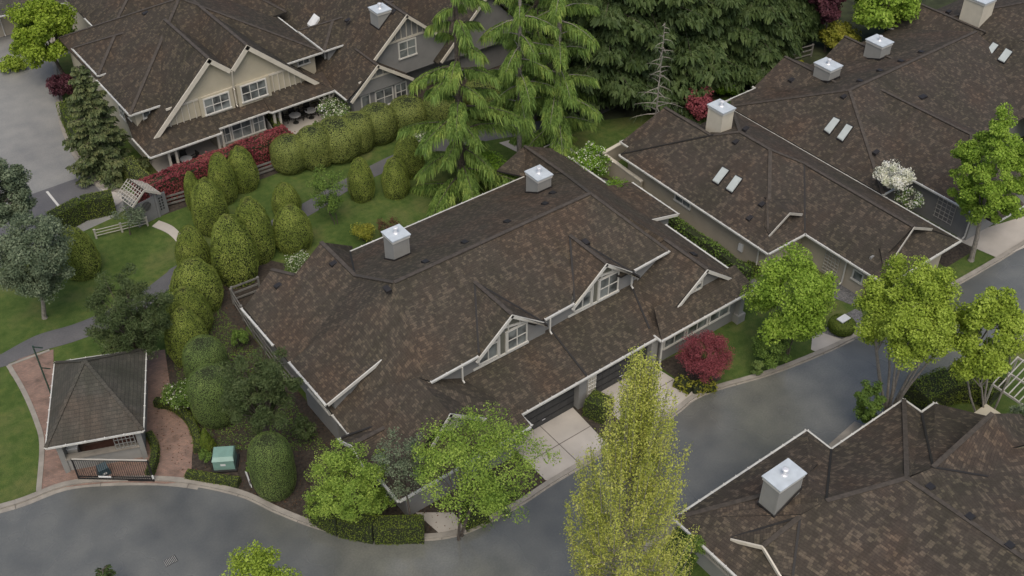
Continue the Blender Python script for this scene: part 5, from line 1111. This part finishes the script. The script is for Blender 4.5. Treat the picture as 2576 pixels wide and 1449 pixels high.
tree(2560, 1000, 1120, 45, (2570, 1125), 'greygreen', 'grey shrubby plants under the pergola at the right edge', n=3000, k=30, leaf=.12, cr=.3, name='shrub', cat='shrub', r0=.04, limbs=3)
tree(795, 300, 322, 10, (797, 322), 'shrub', 'potted plant on the patio of the tan house', n=500, k=10, leaf=.1, cr=.4, name='potted_plant', cat='plant', r0=.02, limbs=2)

def poplar(cx, ty, base, halfw, label):
    b = A(*base, 0.0); h = height_for(b[0], b[1], ty + 6); o = empty('columnar_hornbeam', (b[0], b[1], 0), label, 'tree')
    D = PJ(b[0], b[1], h * .4)[2]; R0 = halfw * D / FPX; Q = []; mb = MB(); nb = 270
    tube_path(mb, [(0, 0, 0), (0.05, 0, h * .4), (0, .05, h * .92)], [.22, .13, .02], M['bark_pale'], 8)
    for i in range(nb):
        t = (i + .5) / nb; z0 = .6 + t ** 1.05 * h * .80; az = rng.random() * 2 * math.pi
        prof = (min(1, (t + .16) / .30)) ** .6 * (1.12 if t > .55 else 1) * (1 - max(0, (t - .15) / .85) ** 1.7) * .98 + .03
        r = R0 * prof * rng.uniform(.55, 1.05); ln = h * .19 * rng.uniform(.55, 1.5)
        p0 = np.array([0, 0, z0 - .2]); p1 = np.array([math.cos(az) * r * .8, math.sin(az) * r * .8, z0 + ln * .25]); p2 = np.array([math.cos(az) * r, math.sin(az) * r, min(h, z0 + ln)])
        tube_path(mb, [p0, p1, p2], [.03, .02, .006], M['bark_pale'], 5)
        m = 420; s_ = rng.random(m)[:, None]; P = (1 - s_) ** 2 * p0 + 2 * s_ * (1 - s_) * p1 + s_ ** 2 * p2
        dd = rng.normal(0, 1, (m, 3)); wd_ = .10 + .15 * (1 - s_); P = P + dd * wd_ * np.array([1, 1, 1.2]); keep = s_[:, 0] > .28
        Q.append(leaf_quads(P[keep], unit(dd[keep] + np.array([0, 0, .6])), .095, .6, .6))
    child_mesh('foliage', np.concatenate(Q), L['poplar'], o)
    me = bpy.data.meshes.new('trunk'); me.from_pydata([tuple(v) for v in mb.v], [], mb.f); me.materials.append(M['bark_pale']); c = bpy.data.objects.new('trunk', me); COL.objects.link(c); c.parent = o
poplar(1575, 893, (1545, 1600), 178, 'tall pointed yellow-green columnar tree in the foreground before the driveway')

def conifer(base, label, h, rb, mat, z0=1.0, nbr=70, droop=.35, strip=.55, fringe=1.0, gap=.0, leafw=.07, name='conifer', group=None, bark='bark', r0=.28, per=60, group_=None, power=1.0, bare=None, up=.12, lean=0, s0=.08, fan=.24, lift=.35):
    # trunk, whorled limbs that arch and droop, hanging needle sprays
    b = A(*base, 0.0) if len(base) == 2 else base; o = empty(name, (b[0], b[1], 0), label, 'tree', group); mb = MB()
    tube_path(mb, [(0, 0, -.1), (0, 0, h * .3), (lean, 0, h * .7), (lean, 0, h)], [r0 * 1.1, r0 * .85, r0 * .5, .03], M[bark], 9); Q = []
    for i in range(nbr):
        t = (i + rng.random()) / nbr; z = z0 + (h - z0) * t; ln = rb * (1 - t) ** power * rng.uniform(.45, 1.2) + .35
        if rng.random() < gap: continue
        az = i * 2.399 + rng.normal(0, .3); d = np.array([math.cos(az), math.sin(az), 0.0]); sd_ = np.array([-d[1], d[0], 0.0])
        m = int(per * (ln / rb + .25)); s_ = np.sort(s0 + (1 - s0) * rng.random(m) ** .75)[:, None]
        def cur(s): return np.array([0, 0, z]) + d * s * ln + np.array([0, 0, 1.0]) * (up * ln * s - droop * ln * s * s)
        c = cur(s_); tube_path(mb, [tuple(cur(k)) for k in (0, .35, .7, .97)], [.05 + .02 * ln / 2, .035, .02, .006], M[bark], 5)
        wv = (1 - (2 * s_ - 1.1) ** 2 * .6) * ln * fan                       # fan half width along the limb
        side = rng.uniform(-1, 1, (m, 1)); off = side * wv; P = c + sd_ * off - np.array([0, 0, 1.0]) * np.abs(off) * .35
        L_ = strip * rng.uniform(.5, 1.3, (m, 1)) * (.6 + .4 * fringe); down = d * rng.uniform(.1, .5, (m, 1)) + sd_ * side * .45 - np.array([0, 0, 1.0]) * fringe * rng.uniform(.5, 1.3, (m, 1))
        down = unit(down); e = P + down * L_; wd_ = unit(np.cross(down, rng.normal(0, 1, (m, 3)))) * leafw * rng.uniform(.7, 1.4, (m, 1))
        Q.append(np.stack([P - wd_ * .9, P + wd_ * .9, e + wd_ * .25, e - wd_ * .25], 1))
    child_mesh('foliage', np.concatenate(Q), L[mat], o)
    me = bpy.data.meshes.new('trunk'); me.from_pydata([tuple(v) for v in mb.v], [], mb.f); me.materials.append(M[bark]); c = bpy.data.objects.new('trunk', me); COL.objects.link(c); c.parent = o
    return o
GC = None
DR = dict(name='drooping_conifer', gap=.08, droop=.40, up=.20, s0=.16, fan=.15, fringe=1.3, power=.75)
conifer((1163, 498), 'nearest tall drooping conifer with long hanging sprays, rising from the central lawn', 21, 5.9, 'cedar', .5, 50, strip=.55, leafw=.045, per=640, r0=.36, **DR)
conifer((1306, 412), 'slender drooping conifer with thin pale trunk beside the concrete path', 24, 3.6, 'cedar', 5.2, 44, strip=.55, leafw=.045, per=430, r0=.2, bark='bark_pale', **DR)
conifer((1398, 378), 'drooping conifer just right of the slender one, behind the main house', 22, 4.9, 'cedar', .5, 46, strip=.55, leafw=.045, per=520, r0=.26, bark='bark_pale', **DR)
conifer((1345, 300), 'drooping conifer in the second rank between two trunks', 22, 4.5, 'cedar', 1.0, 44, strip=.62, leafw=.07, per=240, r0=.25, **DR)
conifer((1445, 250), 'drooping conifer farther back against the dark wood', 24, 5, 'cedar', 1.0, 46, strip=.7, leafw=.07, per=240, r0=.25, **DR)
WG = 'dark firs of the wood'
FL = [((1520, 268), 'fir at the left edge of the wood, first behind the drooping conifers'), ((1612, 238), 'fir in the front rank of the wood behind the bare larch'), ((1700, 212), 'fir in the front rank of the wood left of the low red maple'), ((1795, 190), 'fir in the front rank directly above the low red maple'), ((1880, 172), 'fir in the front rank behind the light green shrub'),
      ((1560, 165), 'second-rank fir at the left of the wood'), ((1650, 140), 'second-rank fir left of the middle of the wood'), ((1745, 112), 'second-rank fir in the middle of the wood'), ((1840, 95), 'second-rank fir right of the middle of the wood'), ((1940, 88), 'second-rank fir next to the purple tree'), ((1985, 110), 'small fir between the purple tree and the front rank'),
      ((1480, 120), 'fir at the back left behind the drooping conifers'), ((1600, 40), 'third-rank fir at the back left of the wood'), ((1720, 15), 'third-rank fir at the back centre of the wood'), ((1850, -10), 'third-rank fir at the back right of the wood'), ((1960, -20), 'fir at the top of the picture behind the purple tree'), ((1300, 60), 'dark fir beyond the grey gabled house'), ((1400, 20), 'dark fir far behind the drooping conifers')]
for i, (q, lab) in enumerate(FL):
    hh = [20, 22, 21, 18, 15, 22, 24, 23, 21, 17, 9, 22, 24, 24, 22, 20, 20, 22][i]
    conifer(q, 'dark ' + lab, hh, hh * .27, 'fir', 1.2, 84, droop=.22, strip=.75, fringe=.5, gap=.04, leafw=.17, name='fir_tree', group=WG, per=300, r0=.3, power=.7, up=.10, fan=.30)
# grass verge and grey trunks through the wood
conifer((1640, 395), 'bare half-dead larch with grey twigs in front of the dark wood', 12, 2.6, 'greygreen', .8, 60, .25, .4, .8, .1, .012, 'bare_larch', per=26, r0=.09, bark='bark_pale')
conifer((272, 435), 'dense blue-green spruce between the road and the tan house', 9.6, 2.7, 'spruce', .3, 120, .12, .3, .35, .0, .11, 'spruce', per=170, r0=.16, power=.75, up=.08)
def pine(cx, ty, by, halfw, base, label, n=26000):
    o = tree(cx, ty, by, halfw, base, 'pine', label, name='pine_tree', n=n, k=95, leaf=.22, cr=.17, shell=.3, r0=.12, asp=.2, limbs=46, jit=1.2); return o
pine(322, 650, 930, 124, (358, 930), 'dark open pine behind the gatehouse with bare lower limbs'); pine(655, 858, 1125, 122, (682, 1150), 'lower dark pine between the clipped domes and the main house')
conifer((285, 1500), 'tip of a small dark conifer poking in at the bottom edge', 2.4, .6, 'fir', .2, 30, .1, .2, .4, 0, .05, 'small_conifer', per=60, r0=.05)

# ================================================================ FENCES, ARBOR, GATE AND SMALL THINGS
def rail_fence(px, label, h=.95, rails=3, mat='fencewood', zb=0.25, post=True, thick=.08):
    pts = [Vector((*A(*p, 0.0)[:2], 0)) for p in px]; o = empty('rail_fence', tuple(pts[0]), label, 'fence')
    for a, b in zip(pts, pts[1:]):
        n = max(1, round((b - a).length / 2.2))
        for i in range(n + 1 if b is pts[-1] else n):
            p = a.lerp(b, i / n); k = MB(); k.box(p.x - .06, p.x + .06, p.y - .06, p.y + .06, 0, h + .05, M[mat]); k.box(p.x - .08, p.x + .08, p.y - .08, p.y + .08, h + .05, h + .09, M[mat]); k.build('post', o)
    for r_ in range(rails):
        z = zb + (h - zb) * r_ / (rails - 1); k = MB()
        for a, b in zip(pts, pts[1:]): k.beam(a + Vector((0, 0, z)), b + Vector((0, 0, z)), .05, thick, M[mat])
        k.build('rail', o)
    return o
rail_fence([(418, 522), (478, 505)], 'grey rail fence right of the arbor gate under the red hedge', thick=.16); rail_fence([(640, 448), (697, 428)], 'grey rail fence between the clipped cypresses and the long hedge', thick=.16)
rail_fence([(243, 600), (372, 568)], 'thin pale rail fence running left from the arbor gate', mat='lattice', h=.75, thick=.04)
rail_fence([(590, 760), (655, 735)], 'timber rail fence behind the main house above the clipped row', h=1.3, thick=.14); rail_fence([(588, 765), (640, 850), (700, 935), (742, 985)], 'long timber rail fence along the west side of the main house', h=1.3, thick=.12)
rail_fence([(1930, 172), (2040, 142)], 'wooden fence behind the middle roof by the golden shrub', h=1.2, thick=.1); 
def slat_board(): pass
def arbor():
    a0 = Vector((*A(352, 570, 0)[:2], 0)); b0 = Vector((*A(402, 545, 0)[:2], 0)); t = (b0 - a0).normalized(); s_ = Vector((-t.y, t.x, 0))
    if s_.y < 0: s_ = -s_
    wd_ = (b0 - a0).length; o = empty('arbor_gate', tuple(a0), 'grey arbor gate with open lattice roof and round-windowed door', 'arbor')
    dp = 1.5
    for p, nm in ((a0, 0), (b0, 0), (a0 + s_ * dp, 0), (b0 + s_ * dp, 0)):
        k = MB(); k.beam(p, p + Vector((0, 0, 2.25)), .16, .16, M['arbor'], up=(0, 1, 0)); k.build('post', o)
    for sd_ in (a0, b0):
        k = MB()
        for i in range(7): k.beam(sd_ + s_ * dp * i / 6 + Vector((0, 0, .2)), sd_ + s_ * dp * i / 6 + Vector((0, 0, 2.1)), .04, .04, M['arbor'], up=(0, 1, 0))
        for i in range(9): k.beam(sd_ + Vector((0, 0, .25 + i * .22)), sd_ + s_ * dp + Vector((0, 0, .25 + i * .22)), .04, .04, M['arbor'])
        k.build('side_lattice', o)
    # wing panel to the right of the gate
    k = MB(); w0 = b0 + t * .08; w1 = b0 + t * .85
    k.prism([w0, w1, w1 + s_ * .06, w0 + s_ * .06], [p + Vector((0, 0, 1.9)) for p in (w0, w1, w1 + s_ * .06, w0 + s_ * .06)], M['arbor'])
    for i in range(5):
        for j_ in range(2): q = w0 + t * (.2 + j_ * .22) - s_ * .012 + Vector((0, 0, .5 + i * .25)); k.beam(q, q + Vector((0, 0, .13)), .12, .02, M['black'], up=tuple(s_))
    k.build('side_panel', o)
    # door with a round barred opening
    d = MB(); m_ = (a0 + b0) / 2; dw_ = wd_ - .2; d0 = a0 + t * .1
    d.prism([d0, d0 + t * dw_, d0 + t * dw_ + s_ * .05, d0 + s_ * .05], [p + Vector((0, 0, 1.95)) for p in (d0, d0 + t * dw_, d0 + t * dw_ + s_ * .05, d0 + s_ * .05)], M['arbor']); door = d.build('gate_door', o)
    k = MB(); c = m_ - s_ * .015 + Vector((0, 0, 1.4)); R_ = min(.42, dw_ * .42)
    k.poly([c + t * R_ * math.cos(a * math.pi / 10) + Vector((0, 0, R_ * math.sin(a * math.pi / 10))) for a in range(20)], M['black'])
    for i in range(-3, 4): x = i * R_ / 4; hh = math.sqrt(R_ * R_ - x * x); k.beam(c + t * x - s_ * .02 - Vector((0, 0, hh)), c + t * x - s_ * .02 + Vector((0, 0, hh)), .03, .02, M['arbor'], up=tuple(s_))
    k.build('round_window', door)
    # pitched open lattice roof, ridge running into the depth
    r = MB(); e = .35; zr = 3.05; ze = 2.15; n1, n2 = 7, 8
    rid0 = m_ - s_ * .35 + Vector((0, 0, zr)); rid1 = m_ + s_ * (dp + .35) + Vector((0, 0, zr))
    for sg in (-1, 1):
        f0 = m_ + t * sg * (wd_ / 2 + e) - s_ * .35 + Vector((0, 0, ze)); f1 = f0 + s_ * (dp + .7)
        for i in range(n2): u_ = i / (n2 - 1); r.beam(rid0.lerp(rid1, u_), f0.lerp(f1, u_), .045, .045, M['lattice'])
        for i in range(n1): u_ = i / (n1 - 1); r.beam(rid0.lerp(f0, u_) + Vector((0, 0, .03)), rid1.lerp(f1, u_) + Vector((0, 0, .03)), .045, .045, M['lattice'])
        r.beam(rid0 - s_ * .04, f0 - s_ * .04, .06, .16, M['lattice'])
    r.build('lattice_roof', o)
arbor()
def pergola(px, label, zt, n, w_):
    P0 = [Vector((*A(*p, zt)[:2], 0)) for p in px]; o = empty('pergola', tuple(P0[0]), label, 'pergola'); a, b, c, d = P0
    for p in P0: k = MB(); k.beam(p, p + Vector((0, 0, zt)), .1, .1, M['lattice'], up=(0, 1, 0)); k.build('post', o)
    z = Vector((0, 0, zt))
    for p_, q_ in ((a, b), (d, c), (a.lerp(d, .5), b.lerp(c, .5))): k = MB(); k.beam(p_ + z, q_ + z, .08, .14, M['lattice']); k.build('beam', o)
    for i in range(n): u_ = i / (n - 1); k = MB(); k.beam(a.lerp(b, u_) + z * 1.04, d.lerp(c, u_) + z * 1.04, .06, .08, M['lattice']); k.build('rafter', o)
pergola([(2497, 968), (2590, 1030), (2660, 960), (2560, 900)], 'pale pergola of open beams at the right edge', 2.3, 8, 1)
pergola([(1368, 372), (1400, 395), (1440, 378), (1403, 358)], 'small pale pergola peeping over the back roof ridge of the main house', 2.0, 4, 1)
def iron_gate():
    p0 = A(302, 1210, 0); p1 = A(388, 1213, 0); pz = A(192, 1208, 0); z = 1.35
    a = Vector((*A(200, 1206, 0)[:2], 0)); b = Vector((*A(387, 1211, 0)[:2], 0)); o = empty('vehicle_gate', tuple(a), 'black sliding iron gate of thin bars at the brick forecourt', 'gate')
    zt = height_for(b.x, b.y, 1158); t = (b - a).normalized()
    at_ = Vector((*A(180, 1155, zt)[:2], 0)); a = Vector((at_.x, at_.y, 0))
    k = MB(); k.beam(a, b, .08, .12, M['black'], drop=-.1); k.beam(a + Vector((0, 0, zt)), b + Vector((0, 0, zt)), .07, .06, M['lattice']); k.beam(a + Vector((0, 0, zt - .07)), b + Vector((0, 0, zt - .07)), .06, .07, M['black']); k.beam(a + Vector((0, 0, .35)), b + Vector((0, 0, .35)), .05, .05, M['black'])
    k.build('frame', o)
    for p in (a, b): k = MB(); k.beam(p, p + Vector((0, 0, zt)), .1, .1, M['black'], up=(0, 1, 0)); k.build('end_post', o)
    n = 34
    for i in range(1, n): p = a.lerp(b, i / n); k = MB(); k.beam(p + Vector((0, 0, .1)), p + Vector((0, 0, zt - .08)), .025, .025, M['black'], up=(0, 1, 0)); k.build('bar', o)
    k = MB(); p = a.lerp(b, .27) + Vector((-.0, -.08, .42)); k.beam(p, p + t * .75, .03, .12, M['pale']); k.build('reflector', o)
    k = MB(); p = b + Vector((0, -.08, .3)); k.beam(p, p + Vector((0, 0, .3)), .1, .03, M['pale'], up=(0, 1, 0)); k.build('reflector', o)
    q = a.lerp(b, .36) + Vector((.1, .55, 0)); m = empty('gate_motor', tuple(q), 'small dark teal box standing behind the iron gate', 'motor box')
    k = MB(); k.prism([q + Vector(v) for v in ((-.35, -.25, 0), (.35, -.25, 0), (.35, .25, 0), (-.35, .25, 0))], [q + Vector(v) for v in ((-.3, -.2, .55), (.3, -.2, .55), (.28, .2, .75), (-.28, .2, .75))], M['teal']); k.build('body', m)
    k = MB(); k.box(q.x - .12, q.x + .12, q.y - .262, q.y - .25, .2, .34, M['pale']); k.build('plate', m)
iron_gate()
def transformer():
    c = A(575, 1178, 0); o = empty('utility_box', (c[0], c[1], 0), 'green metal utility box with sloping lid beside the clipped dome', 'utility box')
    ang = math.radians(-14 - 37); ct, st = math.cos(math.radians(-32)), math.sin(math.radians(-32))
    def w_(x, y, z): return (c[0] + x * ct - y * st, c[1] + x * st + y * ct + .35, z)
    k = MB(); k.prism([w_(*v, .0) for v in ((-.75, -.65), (.75, -.65), (.75, .7), (-.75, .7))], [w_(*v, .12) for v in ((-.75, -.65), (.75, -.65), (.75, .7), (-.75, .7))], M['vent']); k.build('base', o)
    k = MB(); k.prism([w_(*v, .12) for v in ((-.62, -.5), (.62, -.5), (.62, .58), (-.62, .58))], [w_(-.6, -.48, .85), w_(.6, -.48, .85), w_(.6, .56, .95), w_(-.6, .56, .95)], M['green_box']); k.build('body', o)
    k = MB(); k.prism([w_(-.64, -.52, .85), w_(.64, -.52, .85), w_(.64, .6, .95), w_(-.64, .6, .95)], [w_(-.58, -.3, 1.02), w_(.58, -.3, 1.02), w_(.58, .45, 1.10), w_(-.58, .45, 1.10)], M['green_box']); k.build('lid', o)
    k = MB(); k.poly([w_(-.18, -.503, .45), w_(.12, -.503, .45), w_(.12, -.503, .62), w_(-.18, -.503, .62)], M['pale']); k.build('plate', o)
transformer()
def misc():
    # tubular post with short arms beside the forecourt
    b = A(128, 990, 0); p = Vector((b[0], b[1], 0)); o = empty('barrier_rail', tuple(p), 'thin dark green hooped post with two short arms at the corner of the gatehouse', 'railing')
    h_ = height_for(b[0], b[1], 870); k = MB(); tube_path(k, [p, p + Vector((0, 0, h_ * .5)), p + Vector((0, 0, h_))], [.05, .05, .05], M['green_post'], 8); k.build('post', o)
    for f in (.98, .55): k = MB(); tube_path(k, [p + Vector((0, 0, h_ * f)), p + Vector((.5, .1, h_ * f - .45))], [.04, .04], M['green_post'], 8); k.build('arm', o)
    # storm drain
    b = A(429, 1411, 0); o = empty('storm_drain', (b[0], b[1], 0), 'slotted iron drain grate in the wet road', 'drain'); k = MB(); k.box(b[0] - .35, b[0] + .35, b[1] - .25, b[1] + .25, .004, .012, M['black']); k.build('frame', o)
    k = MB()
    for i in range(8): k.box(b[0] - .33 + i * .085, b[0] - .29 + i * .085, b[1] - .23, b[1] + .23, .012, .02, M['chimney_grey'])
    k.build('grating', o)
    # white leaning sign board near the egg shaped shrub
    b = A(632, 1225, 0); p = Vector((b[0], b[1], 0)); o = empty('marker_board', tuple(p), 'narrow white leaning board at the kerb left of the egg-shaped shrub', 'board'); k = MB(); k.beam(p, p + Vector((.0, .35, 1.0)), .18, .05, M['pale'], up=(1, 0, 0)); k.build('board', o); k = MB(); k.beam(p, p + Vector((0, .05, .5)), .05, .05, M['fencewood'], up=(1, 0, 0)); k.build('stake', o)
    # box in the ring hedge
    x, y, z = RING.location; o = empty('utility_cabinet', (x, y, 0), 'flat white box top set in the round ring hedge', 'box'); k = MB(); k.box(x - .38, x + .38, y - .22, y + .22, 0, RING['top'] + .02, M['pale']); k.build('cabinet', o); k = MB(); k.box(x - .42, x + .42, y - .26, y + .26, RING['top'] + .02, RING['top'] + .08, M['pale']); k.build('lid', o); del RING['top']
    # garden wall north of the khaki house
    o = empty('garden_wall', (46.9, 55, 0), 'low khaki garden wall with cream coping at the corner of the khaki house', 'wall')
    q = [A(1515, 385, 1.6), A(1575, 352, 1.6)]; q2 = [A(1522, 388, 1.6), A(1615, 455, 1.6), A(1628, 450, 1.6)]
    k = MB(); c = MB()
    for a, b in (q, (q2[0], q2[1])):
        k.beam((a[0], a[1], .75), (b[0], b[1], .75), .2, 1.5, M['right_wall']); c.beam((a[0], a[1], 1.55), (b[0], b[1], 1.55), .3, .1, M['cream'])
    k.build('wall_face', o); c.build('coping', o)
    o = empty('window_well_wall', (29.0, 77.0, 0), 'short grey rail wall beside the clipped hedge on the patio', 'railing')
    k = MB(); k.beam((31.3, 73.9, .7), (31.9, 77.0, .7), .08, 1.2, M['fencewood']); k.build('panel', o)
misc()
def patio_table(x, y, label):
    o = empty('patio_table', (x, y, 0), label, 'table', 'round patio tables'); k = MB(); tube_path(k, [(x, y, .80), (x, y, .84)], [.5, .5], M['table'], 20); k.build('tabletop', o); k = MB(); tube_path(k, [(x, y, .06), (x, y, .80)], [.05, .05], M['furn'], 8); tube_path(k, [(x, y, .06), (x, y, .1)], [.28, .25], M['furn'], 12); k.build('pedestal', o)
def patio_chair(x, y, a, label):
    o = empty('patio_chair', (x, y, .06), label, 'chair', 'dark patio chairs'); o.rotation_euler = (0, 0, a); 
    def b(nm, *q): k = MB(); k.box(*q, M['furn']); c = k.build(nm, None); c.parent = o
    b('seat', -.26, .26, -.26, .26, .38, .46); b('backrest', -.26, .26, .22, .30, .46, .95)
    for sx in (-.22, .22):
        for sy in (-.22, .22): b('leg', sx - .025, sx + .025, sy - .025, sy + .025, 0, .38)
        b('armrest', sx - .04, sx + .04, -.24, .24, .62, .66)
for i, (px, py, lb) in enumerate([(742, 290, 'round patio table left of the potted plant under the pent roof'), (781, 278, 'round patio table nearest the corner posts of the tan house'), (468, 400, 'round patio table in the shaded west end of the patio')]):
    c = A(px, py, .8); patio_table(c[0], c[1], lb)
    names = [['dark chair at the back left of the left patio table', 'dark chair behind the left patio table', 'dark chair right of the left patio table'], ['dark chair left of the corner patio table', 'dark chair behind the corner patio table', 'dark chair right of the corner patio table'], ['dark chair left of the table in the shaded west patio', 'dark chair behind the table in the shaded west patio', 'dark chair right of the table in the shaded west patio']][i]
    for j_, an in enumerate((2.4, 1.4, .2)): patio_chair(c[0] + math.cos(an) * .85, c[1] + math.sin(an) * .85, an - math.pi / 2, names[j_])
def barbecue():
    c = A(693, 312, .5); o = empty('barbecue', (c[0], c[1], 0), 'grey covered barbecue on the patio beside the clipped hedge', 'barbecue'); x, y = c[0], c[1]
    k = MB(); k.box(x - .45, x + .45, y - .28, y + .28, .06, .8, M['table']); k.build('cabinet', o); k = MB(); k.prism([(x - .4, y - .28, .8), (x + .4, y - .28, .8), (x + .4, y + .28, .8), (x - .4, y + .28, .8)], [(x - .38, y - .1, 1.1), (x + .38, y - .1, 1.1), (x + .38, y + .2, 1.12), (x - .38, y + .2, 1.12)], M['table']); k.build('lid', o)
barbecue()

def litter(name, poly, n, mat, label):
    xs = [p[0] for p in poly]; ys = [p[1] for p in poly]; P = []
    while len(P) < n:
        x = random.uniform(min(xs), max(xs)); y = random.uniform(min(ys), max(ys)); c = False; j = len(poly) - 1
        for i in range(len(poly)):
            if (poly[i][1] > y) != (poly[j][1] > y) and x < (poly[j][0] - poly[i][0]) * (y - poly[i][1]) / (poly[j][1] - poly[i][1]) + poly[i][0]: c = not c
            j = i
        if c: P.append((x, y, .05))
    P = np.array(P); me = quads_mesh(name, leaf_quads(P, np.tile((0, 0, 1.0), (n, 1)), .10, .6, .4), L[mat]); o = bpy.data.objects.new(name, me); COL.objects.link(o); tag(o, label, 'leaf litter', kind='stuff')
tree(800, 1235, 1300, 48, (800, 1302), 'birch', 'leafy pale shrub between the egg-shaped shrub and the dark kerb hedge', n=4200, k=40, leaf=.10, cr=.26, name='shrub', cat='shrub', r0=.04, limbs=5)
tree(945, 1215, 1300, 52, (960, 1305), 'birch', 'pale leafy shrub filling the gap against the front corner wall', n=4600, k=44, leaf=.10, cr=.25, name='shrub', cat='shrub', r0=.04, limbs=5)
tree(765, 1045, 1110, 34, (775, 1112), 'pine', 'dark low shrub against the west wall beside the lower pine', n=2600, k=30, leaf=.12, cr=.28, name='shrub', cat='shrub', r0=.04, limbs=4)
litter('leaf_litter', bed[i0:i1 + 1] + [(26.8, 36), (18.9, 41.5), (18.9, 55), (22, 63.3), (13.0, 55), (10.2, 50)], 2600, 'rust', 'scattered fallen leaves and weeds on the dark planting bed')
litter('ground_cover', [(11.6, 47.5), (14, 45), (18, 42), (18.5, 52), (18.5, 60), (14, 56)], 9000, 'shrub', 'low green ground cover between the clipped shrubs and the main house')
